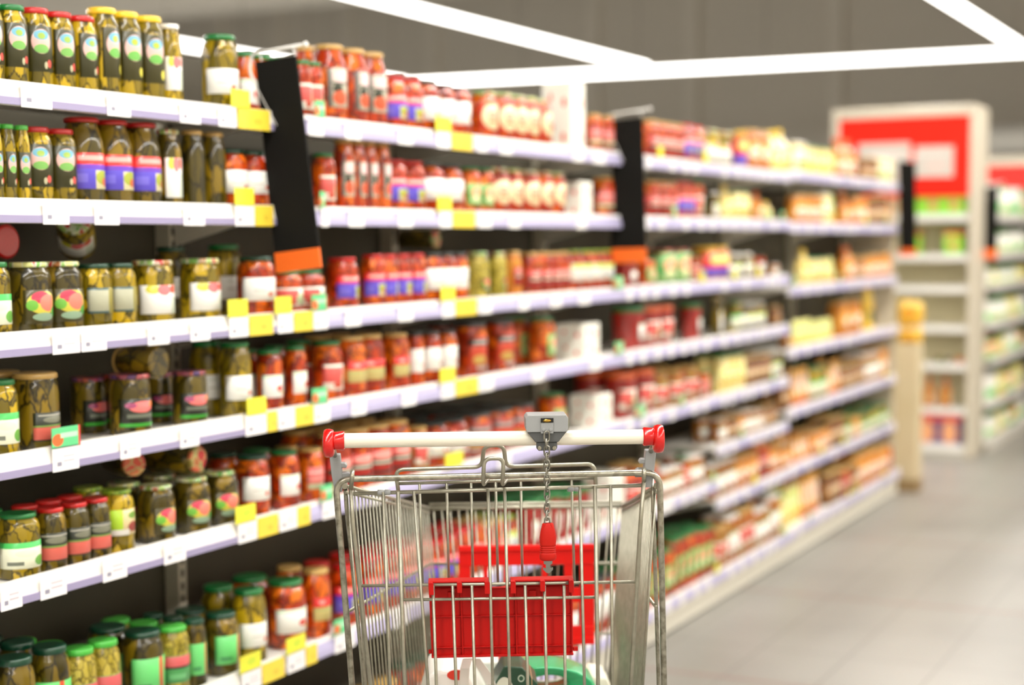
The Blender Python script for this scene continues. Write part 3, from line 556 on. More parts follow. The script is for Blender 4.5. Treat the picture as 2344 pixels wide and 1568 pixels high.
# ---- lowest boards
def fillY(keys, row, Y0, Y1, h0, h1, d0, d1, back=1, each=3):
    Y = Y0+.005
    while Y+d0 < Y1:
        k = random.choice(keys); d = random.uniform(d0, d1); h = random.uniform(h0, h1)
        for _ in range(random.randint(max(1, each-1), each+1)):
            if Y+d > Y1-.003: Y += d; break
            items.append(dict(key=k, row=row, Y=Y+d/2, d=d*.98, h=h, X=None, back=back)); Y += d
fillY(['tmbd', 'pkdk', 'tmd'], 6, 2.5, 3.9, .16, .2, .08, .095, back=0)
fillY(['tmbd', 'tmk', 'buck'], 6, 3.95, 4.9, .16, .2, .08, .095, back=0)
fillY(['tmgo', 'grov', 'tmgo', 'pkgr'], 6, 4.92, 5.85, .17, .2, .065, .075, back=1, each=4)
fillY(['salg', 'salw', 'tmbk', 'oraj'], 6, 5.88, 6.79, .12, .16, .065, .08, back=1)
items_c8 = []
def fillC(keys, Y0, Y1, h0, h1, d0, d1):
    Y = Y0+.005
    while Y+d0 < Y1:
        k = random.choice(keys); d = random.uniform(d0, d1); h = random.uniform(h0, h1)
        for _ in range(random.randint(2, 4)):
            if Y+d > Y1-.003: Y += d; break
            items.append(dict(key=k, row=7, Y=Y+d/2, d=d*.98, h=h, X=None, back=1)); Y += d
fillC(['tmp', 'salw', 'salg', 'yelj', 'tmbk'], 5.88, 6.79, .15, .19, .06, .075)
fillY(['pco', 'pch', 'oraj', 'fire'], 6, 6.82, 7.4, .16, .2, .07, .09)
fillY(['brnj', 'oraj', 'tmbk'], 6, 7.45, 8.78, .13, .18, .07, .09)

# resolve neighbours that would touch, then build
from collections import defaultdict
rows = defaultdict(list)
def unjoint():
    for it in items:
        for J in (JY[5], JY[6]):
            if abs(it['Y']-J) < it['d']/2+.003: it['Y'] = J+(it['d']/2+.004)*(1 if it['Y'] > J else -1)
unjoint()
for it in items: rows[(it['row'], it['X'] is not None)].append(it)
for k, L in rows.items():
    L.sort(key=lambda t: t['Y'])
    for _ in range(60):
        moved = False
        for a, b in zip(L, L[1:]):
            if a['X'] is not None and abs(a['X']-b['X']) > .07: continue
            ov = (a['d']+b['d'])/2*1.012 - (b['Y']-a['Y'])
            if ov > .0004:
                moved = True
                if ov < .02: a['Y'] -= ov*.35; b['Y'] += ov*.35
                else:
                    s = (b['Y']-a['Y'])/((a['d']+b['d'])/2*1.012); s = max(s, .9); a['d'] *= s; b['d'] *= s; a['Y'] -= ov*.2; b['Y'] += ov*.2
        if not moved: break
unjoint()
PK = [_solveY(x, r, -.05, 4.7) for x, r in ((1300, 0), (1320, 1), (1335, 3), (1365, 4), (1390, 5))]
def clash(it):   # keep clear of the cartons built below
    for (x, r, wd) in CART:
        Yc = _solveY(x, r, -.05, 4.6)
        if it['row'] == r and it['X'] is None and abs(it['Y']-Yc) < wd/2+it['d']/2+.004: return True
    return False
CART = [(1300, 0, .12), (1320, 1, .10), (1332, 3, .14), (1362, 4, .14), (1392, 5, .14)]
items = [it for it in items if it['key'] == 'pack' or not clash(it)]
final = []
for it in items:
    r = it['d']/2; X = it['X'] if it['X'] is not None else -(r+.014)
    xo = .03 if it['row'] >= (7 if zone(it['Y'])[0] == 5 else 6) else 0
    final.append(dict(it, X=X+xo, dep=0))
    for b in range(it['back']):
        X2 = X-(it['d']+.004)*(b+1)
        if X2-r < -DEP+.045: break
        final.append(dict(it, X=X2+xo, dep=b+1))
# drop back jars that would meet a jar set back on purpose
sb = [f for f in final if f['dep'] == 0 and f['X'] < -.1]
final = [f for f in final if f['dep'] == 0 or not any(s['row'] == f['row'] and math.hypot(s['X']-f['X'], s['Y']-f['Y']) < (s['d']+f['d'])/2+.003 for s in sb)]
bk = [f for f in final if f['dep'] == 0]
final = [f for f in final if f['Y']+f['d']/2 < 8.797]
final2 = []
for f in final:
    if f['dep'] and any(g is not f and g['row'] == f['row'] and math.hypot(g['X']-f['X'], g['Y']-f['Y']) < (g['d']+f['d'])/2+.001 for g in final2+bk): continue
    if f['dep'] == 0 and any(g['row'] == f['row'] and g['dep'] == 0 and math.hypot(g['X']-f['X'], g['Y']-f['Y']) < (g['d']+f['d'])/2-.003 for g in final2): continue
    if f['dep'] == 0 and f['X'] < -.09 and f['row'] < 6 and any(g is not f and g['row'] == f['row'] and math.hypot(g['X']-f['X'], g['Y']-f['Y']) < (g['d']+f['d'])/2+.001 for g in bk): continue
    final2.append(f)
final = final2
cnt = defaultdict(int)
def put(key, X, Y, z, d, h, label, group, rz=None, dx=None):
    b, lm, la = proto(key); t = T[key]
    o = bpy.data.objects.new(t[0], b); COL.objects.link(o); o.location = (X, Y, z); o.scale = (dx or d, d, h)
    o.rotation_euler = (0, 0, random.uniform(-.45, .15) if rz is None else rz)
    tag(o, label, t[1], group)
    for nm, me in (('lid', lm), ('label', la)):
        if me: c = bpy.data.objects.new(nm, me); COL.objects.link(c); c.parent = o
    return o
final.sort(key=lambda f: f['Y'])
def shelf_name(f):
    n = 8 if zone(f['Y'])[0] == 5 else 7
    if f['row'] == n-1: return 'bottom'
    return SHN[f['row']] if f['row'] < 6 else 'seventh'
for f in final:
    key = f['key']; zi, zs = zone(f['Y']); sn = shelf_name(f); t = T[key]
    k = (t[2], zi, sn, f['dep'] > 0); n = cnt[k]; cnt[k] += 1
    pre = 'rear ' if f['dep'] else ''
    label = '%s%s, %s from left, %s shelf, %s' % (pre, t[2], ORD[n] if n < 20 else 'twenty-first', sn, zs)
    w_ = label.split()
    if len(w_) > 16: label = label.replace(' with ', ', ').replace(' from left', '')
    flat = t[3] == 'pouch'
    put(key, f['X'], f['Y'], deck(f['Y'], f['row'])+.0003, f['d'], f['h'], label, '%ss on the %s shelf' % (t[1], sn), rz=random.uniform(-.1, .1) if flat else None)

# cartons stacked at the second black sign
def carton(x, row, wd, ytop, label, dx=.10, zup=0, h=None):
    Y = _solveY(x, row, -.05, 4.6); z = deck(Y, row)+.0003+zup
    hh = h or onX(x, ytop, -.03).z - z
    put('pack', -.014-dx/2, Y, z, wd, hh, label, 'cartons by the second black sign', rz=0, dx=dx); return z+hh
carton(1300, 0, .105, 186, 'tall white red-dotted carton, top shelf, rising above the jars')
carton(1320, 1, .085, 415, 'white red-dotted carton, second shelf, left of second black sign')
carton(1332, 3, .125, 742, 'cream carton on the fourth shelf beside the red paste tubs')
carton(1362, 4, .125, 905, 'cream carton on the fifth shelf above the coin lock')
carton(1392, 5, .125, 1085, 'cream carton on the sixth shelf behind the trolley basket')

# ------------------------------------------------------------------ hanging cards, fallen jars on third shelf back
def disc_card(x, y, X, r, label, m):
    p = onX(x, y, X); bm = BM(); lathe(bm, [(r*.98, -.004), (r, 0), (r, .006), (r*.9, .01)], 24, axis='x')
    uvl = bm.loops.layers.uv.new('UVMap')
    for f in bm.faces:
        for l in f.loops: l[uvl].uv = (l.vert.co.y/r/2+.5, l.vert.co.z/r/2+.5)
    o = obj('jar_lid', bm, m); o.location = p; tag(o, label, 'jar lid', 'loose lids facing the aisle'); return o

LID['berry'] = contents('lid_berry', [(200, 190, 120), (190, 30, 40), (220, 90, 60), (90, 150, 60)], (3, 3, 3))
T['lyj'] = ('olive_jar', 'olive jar', 'lying jar', 'jar', 'berry', C_PD, None, 0, 0, 0)
def lying(key, x, y, X, d, h, label, ry=math.pi/2, rz=0, m_=None):
    p = onX(x, y, X); o = put(key, X-h if ry > 0 else X, p.y, p.z, d, h, label, 'jars lying on top of others'); o.rotation_euler = (0, ry, rz); return o
lying('lyj', 455, 1051, -.03, .066, .12, 'jar lying with its round fruit-patterned lid to the aisle, fifth shelf')
lying('lyj', 363, 1056, -.05, .058, .12, 'smaller lying jar with patterned lid left of another, fifth shelf', rz=-.5)
lying('lyj', 1000, 548, -.08, .055, .11, 'lying jar showing its patterned lid, under the second shelf')
lying('pkve', 284, 560, -.09, .075, .12, 'pickle jar lying tilted on the jars of the third shelf', ry=1.1, rz=-.9)
lying('pkn', 365, 829, -.02, .068, .10, 'dark pickle jar lying with its base outwards, fourth shelf', ry=-math.pi/2)
lying('pkbr', 18, 553, -.12, .075, .1, 'dark red lying jar at the left edge under second shelf')
# ------------------------------------------------------------------ price tags
TG = {'w': labelmat('tag_white', (247, 244, 243), [('r', .25, .3, .09, .09, (150, 148, 166)), ('r', .62, .4, .22, .04, (206, 196, 204)), ('r', .62, .6, .22, .04, (210, 202, 210))]),
      'y': labelmat('tag_yellow', (246, 216, 70), [('r', .6, .4, .12, .12, (226, 196, 60))]),
      'Y': labelmat('tag_lemon', (240, 236, 62), [('e', .55, .55, .22, .22, (206, 226, 60))]),
      'g': labelmat('tag_green', (100, 210, 140), [('e', .2, .4, .2, .3, (232, 110, 50)), ('r', .6, .6, .3, .12, (190, 240, 200)), ('r', .97, .5, .04, .5, (226, 60, 60))])}
TN = {'w': ('white price tag', 'price_tag'), 'y': ('amber price tag', 'price_tag'), 'Y': ('lemon promotion card standing up', 'promotion_card'), 'g': ('green promotion card standing up', 'promotion_card')}
tcount = defaultdict(int); tags = []
def ptag(row, x0, x1, kind, y0=None, y1=None):
    """a card clipped on the rail of a shelf, from column x0 to column x1"""
    Xp = .0135
    Ya = _solveY((x0+x1)/2, row, Xp, 3.5); Ya = _solveY((x0+x1)/2, row, Xp, Ya)
    A = onX(x0, 500, Xp).y; B = onX(x1, 500, Xp).y
    z = deck(Ya, row)+.012
    za, zb = z-.046, z-.002
    if kind in 'Yg': za, zb = z-.004, z+.034
    tags.append((Ya, row, B-A, za, zb, kind, Xp))
def add_tag(Y, row, wd, za, zb, kind, Xp):
    bm = BM(); box(bm, -.0006, .0006, -wd/2, wd/2, 0, zb-za); uvl = bm.loops.layers.uv.new('UVMap')
    for f in bm.faces:
        for l in f.loops: l[uvl].uv = (l.vert.co.y/wd+.5, l.vert.co.z/(zb-za))
    n = TN[kind]; xo = .03 if row >= (7 if zone(Y)[0] == 5 else 6) else 0
    o = obj(n[1], bm, TG[kind], loc=(Xp+xo, Y, za)); zi, zs = zone(Y); k = (kind, zi, row); i = tcount[k]; tcount[k] += 1
    sn = shelf_name(dict(Y=Y, row=row))
    lb = '%s, %s from left, %s shelf, %s' % (n[0], ORD[min(i, 19)], sn, zs)
    if len(lb.split()) > 16: lb = lb.replace(' standing up', '')
    tag(o, lb, 'price tag' if n[1] == 'price_tag' else 'promotion card', 'cards on the %s shelf rail' % sn)
for row, L in {0: [(48, 118, 'w'), (245, 298, 'w'), (412, 458, 'w'), (500, 540, 'w'), (530, 572, 'Y'), (545, 618, 'y'), (706, 740, 'w'), (722, 745, 'g'), (790, 825, 'w'), (912, 945, 'w'), (1000, 1030, 'w'), (998, 1032, 'Y'), (1034, 1082, 'y'), (1092, 1115, 'w'), (1145, 1172, 'w'), (1312, 1335, 'w'), (1358, 1385, 'w')],
               1: [(98, 157, 'w'), (216, 272, 'w'), (420, 468, 'w'), (538, 582, 'w'), (538, 582, 'Y'), (584, 625, 'y'), (735, 752, 'w'), (733, 745, 'g'), (798, 833, 'w'), (912, 945, 'w'), (1006, 1034, 'w'), (1002, 1034, 'Y'), (1036, 1088, 'y'), (1095, 1125, 'w'), (1165, 1190, 'w'), (1320, 1342, 'w')],
               2: [(120, 182, 'w'), (186, 243, 'w'), (338, 387, 'w'), (436, 480, 'w'), (525, 568, 'w'), (523, 568, 'Y'), (571, 625, 'y'), (636, 670, 'w'), (630, 668, 'Y'), (673, 716, 'y'), (718, 750, 'w'), (714, 750, 'g'), (790, 825, 'w'), (912, 945, 'w'), (1012, 1040, 'w'), (1010, 1042, 'Y'), (1043, 1092, 'y'), (1098, 1125, 'w'), (1188, 1210, 'w'), (1260, 1285, 'w'), (1325, 1350, 'w'), (1405, 1428, 'g')],
               3: [(275, 320, 'w'), (412, 455, 'w'), (120, 185, 'g'), (120, 180, 'w'), (562, 610, 'w'), (566, 610, 'Y'), (612, 634, 'y'), (637, 675, 'w'), (676, 718, 'y'), (718, 755, 'w'), (715, 752, 'g'), (805, 838, 'w'), (920, 952, 'w'), (1010, 1040, 'w'), (1008, 1042, 'Y'), (1043, 1095, 'y'), (1096, 1130, 'w'), (1218, 1245, 'w'), (1350, 1375, 'w'), (1408, 1428, 'g')],
               4: [(1, 50, 'w'), (92, 152, 'w'), (235, 290, 'w'), (375, 425, 'w'), (545, 588, 'w'), (540, 586, 'Y'), (590, 637, 'y'), (640, 680, 'w'), (680, 710, 'y'), (735, 765, 'g'), (738, 770, 'w'), (1020, 1060, 'Y'), (850, 885, 'w'), (1140, 1170, 'w'), (1455, 1480, 'g')],
               5: [(553, 598, 'w'), (550, 598, 'Y'), (600, 652, 'y'), (658, 698, 'w'), (656, 700, 'Y'), (700, 726, 'y'), (765, 800, 'g'), (766, 812, 'w'), (900, 935, 'w'), (1500, 1530, 'w')]}.items():
    for x0, x1, k in L: ptag(row, x0, x1, k)
for Y_, row, wd, za, zb, kind, Xp in list(tags): pass
for i in range(4, 8):
    for row in range(len(BAYZ[i])):
        Y = JY[i]+.06
        while Y < JY[i+1]-.05:
            z = BAYZ[i][row]; k = 'w' if random.random() < .8 else random.choice('gY')
            zz = (z-.046, z-.002) if k == 'w' else (z-.004, z+.034)
            if not (row in (0, 1, 2, 3) and 1395 < 1000): tags.append((Y, row, .045, zz[0], zz[1], k, .0135))
            Y += random.uniform(.10, .17)*(1.0 if i < 6 else 1.5)
tags.sort(key=lambda t: t[0]); last = {}
for t in tags:
    k = (t[1], t[5] in 'Yg')
    if k in last and t[0]-t[2]/2 < last[k]+.001:
        s = last[k]+.002; e = t[0]+t[2]/2
        if e-s < .015: continue
        t = ((s+e)/2, t[1], e-s)+t[3:]
    last[k] = t[0]+t[2]/2
    add_tag(*t)

# ------------------------------------------------------------------ black aisle signs
BLK = mat('sign_black', (22, 21, 18), .75, spec=.15); ORG = mat('sign_orange', (250, 112, 30), .5); WIRE = mat('wire_white', (236, 234, 228), .4)
def sign(Y, tl, tr, bl, br, ysplit, label, arm=True):
    """card hanging across the aisle side of a shelf joint"""
    P = [onY(*q, Y) for q in (tl, tr, br, bl)]
    c = (P[0]+P[1])/2; r = empty('aisle_sign', (c.x, Y, P[2].z)); tag(r, label, 'sign', 'black hanging aisle signs')
    def quad(a, b, c_, d, m, n, th=.003):
        bm = BM(); vs = []
        for y in (-th, th): vs.append([bm.verts.new((p.x-c.x, y, p.z-P[2].z)) for p in (a, b, c_, d)])
        bm.faces.new(vs[0]); bm.faces.new(vs[1][::-1])
        for i in range(4): bm.faces.new([vs[0][i], vs[1][i], vs[1][(i+1) % 4], vs[0][(i+1) % 4]])
        return obj(n, bm, m, r)
    t = ysplit
    L = P[0].lerp(P[3], t); Rr = P[1].lerp(P[2], t)
    quad(P[0], P[1], Rr, L, BLK, 'black_panel'); quad(L, Rr, P[2], P[3], ORG, 'orange_panel')
    if arm:
        bx = .018 if Y < 10 else .15; z = P[0].z-P[2].z+.012; x0 = P[0].x-c.x; x1 = P[1].x-c.x
        bm = BM(); tube(bm, rnd([(bx-c.x, 0, 1.655-P[2].z), (min(x0-.02, bx-c.x+.01), 0, z-.03), (x0-.012, 0, z+.006), (x1+.02, 0, z+.018)], .02), .0035, 8)
        for x in (x0+.008, x1-.008): tube(bm, [(x, 0, z+.011), (x+.002, .006, z-.006), (x+.004, 0, z-.018)], .0016, 6)
        lathe(bm, [(.003, x1+.018), (.006, x1+.02), (.006, x1+.028), (.003, x1+.03)], 10, (0, 0, z+.018), 'x')
        obj('hanging_arm', bm, WIRE, r)
    return r
sign(2.95, (586, 142), (678, 128), (634, 625), (736, 612), .905, 'nearest tall black sign with orange foot, hanging tilted at left')
sign(4.91, (1404, 275), (1471, 268), (1398, 602), (1480, 600), .90, 'upright black sign with orange foot above the coin lock')
sign(8.80, (2056, 368), (2096, 372), (2060, 586), (2098, 584), .93, 'small distant black sign above the beige post')

# ------------------------------------------------------------------ end of the gondola
p0 = onY(2047, 785, 8.9); p1 = onY(2103, 785, 8.9)
r = empty('end_post', ((p0.x+p1.x)/2, 8.96, 0)); tag(r, 'beige square post standing at far end of the shelving', 'post')
hw = (p1.x-p0.x)/2
bm = BM(); box(bm, -hw, hw, -.06, .06, .07, p0.z); obj('shaft', bm, noisy('post_beige', (206, 188, 150), (214, 198, 162), .6, 3), r, bevel=.008)
bm = BM(); box(bm, -hw-.004, hw+.004, -.065, .065, 0, .07); obj('foot', bm, mat('post_brown', (150, 124, 84), .6), r, bevel=.004)
bm = BM(); box(bm, -DEP-.02, -.012, 8.802, 8.83, 0, 1.60); o = obj('end_board', bm, mat('end_panel_beige', (196, 184, 160), .5)); tag(o, 'pale end board closing the far end of the shelving', 'board')
# yellow bags stacked on the post and hanging over it
YB_ = labelmat('bag_yellow', (240, 190, 60), [('e', .5, .5, .3, .25, (228, 160, 40)), ('r', .5, .85, .5, .06, (246, 220, 130))])
def cushion(name, label, loc, sx, sy, sz, m, cat, group=None, rot=(0, 0, 0), seed=1):
    rg = random.Random(seed); bm = BM(); bmesh.ops.create_icosphere(bm, subdivisions=3, radius=.5)
    for v in bm.verts:
        c = v.co; f = 1+.05*math.sin(9*c.x+seed)+.05*math.sin(11*c.y-seed)+.03*rg.uniform(-1, 1)
        q = max(abs(c.x), abs(c.y), abs(c.z))/.5; k = .75/max(q, .5)+.25
        v.co = Vector((c.x*sx*f*k, c.y*sy*f*k, c.z*sz*f*k))
    uvl = bm.loops.layers.uv.new('UVMap')
    for f in bm.faces:
        f.smooth = True
        for l in f.loops: l[uvl].uv = (l.vert.co.x/sx+.5, l.vert.co.z/sz+.5)
    o = obj(name, bm, m, loc=loc); o.rotation_euler = rot; tag(o, label, cat, group); return o
q = onY(2078, 770, 8.96); cushion('snack_bag', 'upper yellow snack bag on the beige post', (.05, 8.96, p0.z+.162), .13, .12, .14, YB_, 'bag', 'yellow bags at shelf end', seed=3)
cushion('snack_bag', 'lower yellow snack bag on top of beige post', (.05, 8.96, p0.z+.040), .12, .12, .085, YB_, 'bag', 'yellow bags at shelf end', seed=5)

# ------------------------------------------------------------------ far end-cap display with red header
EY = 10.36
ez = [1.55, 1.30, 1.10, .85, .61, .33, .09]
r = empty('endcap_shelving', (-.33, EY+.2, 0)); tag(r, 'white end shelving with tall red header at right', 'shelving', 'far shelving')
CRM = mat('cream_frame', (206, 196, 176), .45)
x0, x1 = -.79+.33, .125+.33
bm = BM()
for a, b_ in ((x0, x0+.05), (x1-.04, x1)): box(bm, a, b_, -.2, .22, 0, 2.225)
box(bm, x0+.051, x1-.041, -.2, .0, 2.16, 2.225); obj('frame', bm, CRM, r, bevel=.01)
bm = BM(); box(bm, x0+.051, x1-.041, -.19, -.17, 1.66, 2.16); obj('red_header', bm, mat('header_red', (240, 36, 16), .6, spec=.2), r)
WP = labelmat('notice_white', (206, 198, 188), [('r', .55, .35, .25, .1, (226, 196, 186)), ('r', .5, .75, .3, .04, (228, 214, 206))])
for qa, qb in (((1965, 330), (2082, 440)), ((2096, 336), (2182, 404))):
    a = onY(*qa, EY+.008); b_ = onY(*qb, EY+.008)
    bm = BM(); box(bm, a.x+.33, b_.x+.33, -.195, -.1905, b_.z, a.z); uvl = bm.loops.layers.uv.new('UVMap'); W2 = b_.x-a.x
    for f in bm.faces:
        for l in f.loops: l[uvl].uv = ((l.vert.co.x-a.x-.33)/W2, (l.vert.co.z-b_.z)/(a.z-b_.z))
    s = obj('notice', bm, WP, r); s['label'] = 'white notice on red header'
bm = BM(); box(bm, x0+.051, x1-.041, .17, .2, 0, 1.66); obj('back_panel', bm, mat('endcap_back', (226, 216, 176), .6), r)
for z in ez:
    bm = BM(); box(bm, x0+.052, x1-.042, -.19, .169, z-.035, z-.02); box(bm, x0+.052, x1-.042, -.2, -.19, z-.045, z); obj('shelf', bm, WHITE, r)
bm = BM(); box(bm, x0+.052, x1-.042, -.17, .16, 0, .04); obj('plinth', bm, PLINTH, r)
GB = labelmat('carton_green', (150, 220, 60), [('e', .5, .45, .22, .2, (220, 150, 100)), ('r', .5, .9, .5, .1, (206, 50, 40)), ('e', .2, .8, .1, .1, (236, 230, 120))])
RB = labelmat('carton_red_fruit', (120, 90, 130), [('r', .5, .86, .5, .16, (238, 84, 60)), ('e', .5, .4, .34, .3, (240, 170, 120)), ('r', .5, .05, .5, .06, (200, 196, 206))])
LB['grb'] = GB; LB['rbx'] = RB
T['grb'] = ('drinks_carton', 'carton', 'lime green carton', 'box', None, None, 'grb', 0, 0, 0)
T['rbx'] = ('fruit_carton', 'carton', 'red fruit carton', 'box', None, None, 'rbx', 0, 0, 0)
def ec(key, xa, xb, ytop, k, label, dx=None, y=EY+.1):
    a = onY(xa, 500, EY+.02).x; b_ = onY(xb, 500, EY+.02).x; z = ez[k]-.02+.0003; h = onY(xa, ytop, EY+.02).z-z
    # depth of the carton runs back into the shelf
    o = put(key, (a+b_)/2, EY+.02+.09, z, .16, h, label, 'goods on the red-headed end shelving', rz=0, dx=b_-a-.002); return o
for i, (a, b_) in enumerate([(2062, 2110), (2110, 2158), (2158, 2206)]): ec('grb', a, b_, 432, 0, '%s lime green carton on top shelf under the red header' % ['left', 'middle', 'right'][i])
ec('grb', 2160, 2204, 528, 1, 'lime green carton alone on second end shelf, at right'); ec('grb', 2085, 2106, 528, 1, 'narrow lime green carton on second end shelf beside black sign')
for i, (a, b_) in enumerate([(2102, 2153), (2154, 2206)]): ec('rbx', a, b_, 938, 6, '%s red fruit carton on lowest end shelf' % ['left', 'right'][i])
for i, px in enumerate([2126, 2164]):
    p = onY(px, 850, EY+.08); o = put('orab', p.x, EY+.1, ez[5]-.02+.0003, .075, .20, '%s red-capped bottle on sixth end shelf' % ['left', 'right'][i], 'goods on the red-headed end shelving')
for i, px in enumerate([2150, 2172, 2196]):
    p = onY(px, 800, EY+.08); o = put(['grov', 'herb', 'fire'][i], p.x, EY+.08, ez[4]-.02+.0003, .05, .055, ['small green can', 'tiny white-lidded jar', 'tiny yellow jar'][i]+' on fifth end shelf under empty shelves', 'goods on the red-headed end shelving')
# ---- side shelving beyond it, along the next stretch of aisle
SX = .16; SY0, SY1 = 10.80, 15.0
def sidebay(k, y0, y1):
    r = empty('side_shelving', (SX-.15, (y0+y1)/2, 0)); tag(r, ['near', 'middle', 'far'][k]+' bay of white bottle shelving at the right edge', 'shelving', 'far shelving')
    ox, oy = .15, -(y0+y1)/2
    bm = BM(); box(bm, -.30+ox, -.28+ox, y0+oy+.002, y1+oy-.002, 0, 1.8); obj('back_panel', bm, mat('side_back_dark', (88, 86, 74), .7), r)
    bm = BM(); box(bm, -.02+ox, ox, y0+oy+.002, y1+oy-.002, 0, .05); obj('plinth', bm, PLINTH, r)
    for z in ez:
        bm = BM(); box(bm, -.28+ox, ox, y0+oy+.002, y1+oy-.002, z-.035, z-.02); box(bm, ox, .01+ox, y0+oy+.002, y1+oy-.002, z-.045, z); obj('shelf', bm, WHITE, r)
for k in range(3): sidebay(k, SY0+1.4*k, SY0+1.4*(k+1))
for row in range(7):
    Y = SY0+.06; n = 0
    while Y < SY0+4.15 and n < 14:
        k = random.choice(['wht', 'whg', 'wht', 'whg', 'yelj', 'grov']); d = random.uniform(.075, .095); gap = (ez[row-1]-ez[row]-.06) if row else .24
        for _ in range(random.randint(1, 3)):
            if n >= 14 or Y > SY0+4.1: break
            edge = min((abs(Y-(SY0+1.4*j)) for j in (1, 2)))
            put(k, SX-.012-d/2, Y, ez[row]-.02+.0003, d*.95, min(gap, .24)*random.uniform(.82, .9), '%s, %s from left, %s shelf, right edge shelving' % (T[k][2], ORD[n], SHN[row]), '%s of the right edge shelving' % (SHN[row]+' shelf')); Y += d+.005; n += 1
        Y += random.uniform(0, .06)
sign(10.7, (2246, 430), (2286, 425), (2238, 592), (2282, 592), .87, 'black sign with orange foot near right edge, on white arm')
# red fascia and pale duct over the right edge
fx = onY(2232, 400, 15.15).x; bm = BM(); box(bm, fx, 1.1, 15.15, 15.2, 1.55, 1.83); o = obj('red_fascia', bm, mat('fascia_red', (236, 36, 22), .5)); a_ = onY(2245, 372, 15.15)
o.location = (0, 0, a_.z-1.86); tag(o, 'low red fascia with white top at the right edge', 'fascia')
bm = BM(); box(bm, fx-.01, 1.1, 15.13, 15.22, 1.8305, 1.90); obj('top_strip', bm, CRM, o); bm = BM()
for x in (fx+.02, .9): bm = BM(); box(bm, x, x+.05, 15.155, 15.195, -o.location.z, 1.549); obj('support', bm, CRM, o)
a_ = onY(2256, 322, 20); bm = BM(); lathe(bm, [(.10, 0), (.17, .04), (.17, 4.0), (.10, 4.04)], 20, axis='x'); o = obj('ventilation_duct', bm, mat('duct_pale', (246, 243, 234), .5), loc=(a_.x, 20, a_.z))
tag(o, 'pale horizontal duct above the red fascia at right edge', 'duct')
bm = BM()
for x in (.6, 3.2): bm = BM(); box(bm, x, x+.01, -.005, .005, .16, ZC-a_.z); obj('hanger', bm, TM, o)

# ------------------------------------------------------------------ trolley
AH = PSI+R_(2.2)
r0 = ray(1130, 1004); C0 = CAM+r0*2.55
CO = Vector((C0.x, C0.y, 0)); HZ = C0.z
cf = Vector((-math.sin(AH), math.cos(AH), 0)); cr = Vector((math.cos(AH), math.sin(AH), 0))
def cp(x, y, yf):
    """column x, row y of the photograph on the plane yf metres ahead of the handle, in trolley coordinates"""
    r = ray(x, y); t = ((CO+cf*yf-CAM).dot(cf))/r.dot(cf); p = CAM+r*t-CO
    return Vector((p.dot(cr), yf, p.z))
trol = empty('shopping_trolley', CO, AH); tag(trol, 'chrome wire shopping trolley with white handle and red end caps', 'shopping trolley')
CH = noisy('chrome_wire', (160, 157, 140), (182, 179, 162), .34, 60, metal=.8, lo=.3, hi=.7)
CHB = noisy('chrome_tube', (136, 132, 116), (184, 180, 164), .28, 90, metal=.9, lo=.3, hi=.6)
PLG = mat('plastic_grey', (150, 152, 152), .35); PLD = mat('plastic_dark_grey', (84, 86, 86), .4)
RED = mat('plastic_red', (206, 14, 8), .25, coat=.4); REDM = mat('plastic_red_matt', (188, 12, 6), .5, spec=.25)
S = 3700/2.55
a = cp(786, 1004, 0); b = cp(1474, 1004, 0); hx0, hx1 = a.x, b.x
bm = BM(); lathe(bm, [(.0114, hx0-.006), (.0118, hx0), (.0118, hx1), (.0114, hx1+.006)], 28, (0, 0, HZ), 'x'); obj('handle_bar', bm, mat('handle_white', (236, 230, 212), .25, coat=.3), trol)
for sgn, xe in ((-1, hx0), (1, hx1)):
    bm = BM(); c = (xe, 0, HZ)
    lathe(bm, [(.0135, -sgn*.002), (.0152, 0), (.0140, sgn*.012), (.0150, sgn*.016)], 28, c, 'x')
    c2 = (xe, .002, HZ-.004)
    lathe(bm, [(.017, sgn*.0145), (.0215, sgn*.0165), (.0228, sgn*.021), (.0228, sgn*.026), (.0215, sgn*.030), (.016, sgn*.0315)], 28, c2, 'x')
    obj('end_cap', bm, RED, trol)
# arms under the caps
for sgn, xe in ((-1, hx0-.018), (1, hx1+.018)):
    zt = HZ-.029; zb2 = cp(1130, 1100, .02).z
    bm = BM()
    prism(bm, [(xe-.0085, zt), (xe+.0085, zt), (xe+.0085-sgn*.003, zb2+.006), (xe+.006-sgn*.005, zb2-.020), (xe-.006-sgn*.005, zb2-.020), (xe-.0085-sgn*.003, zb2+.006)], .053, .075, 'y')
    xi = xe-sgn*.007
    prism(bm, [(xi, zt-.014), (xi-sgn*.009, zt-.014), (xi-sgn*.012, zt-.018), (xi-sgn*.012, zt-.022), (xi, zt-.022)], .055, .073, 'y')
    prism(bm, [(xi, zt-.030), (xi-sgn*.014, zt-.030), (xi-sgn*.018, zt-.034), (xi-sgn*.019, zt-.044), (xi, zt-.044)], .055, .073, 'y')
    obj('handle_arm', bm, PLG, trol, bevel=.0015)
    bm = BM(); tube(bm, [(xe, .008, HZ-.012), (xe, .035, HZ-.022), (xe, .062, zt-.004)], .0045, 10); obj('arm_tube', bm, CHB, trol)
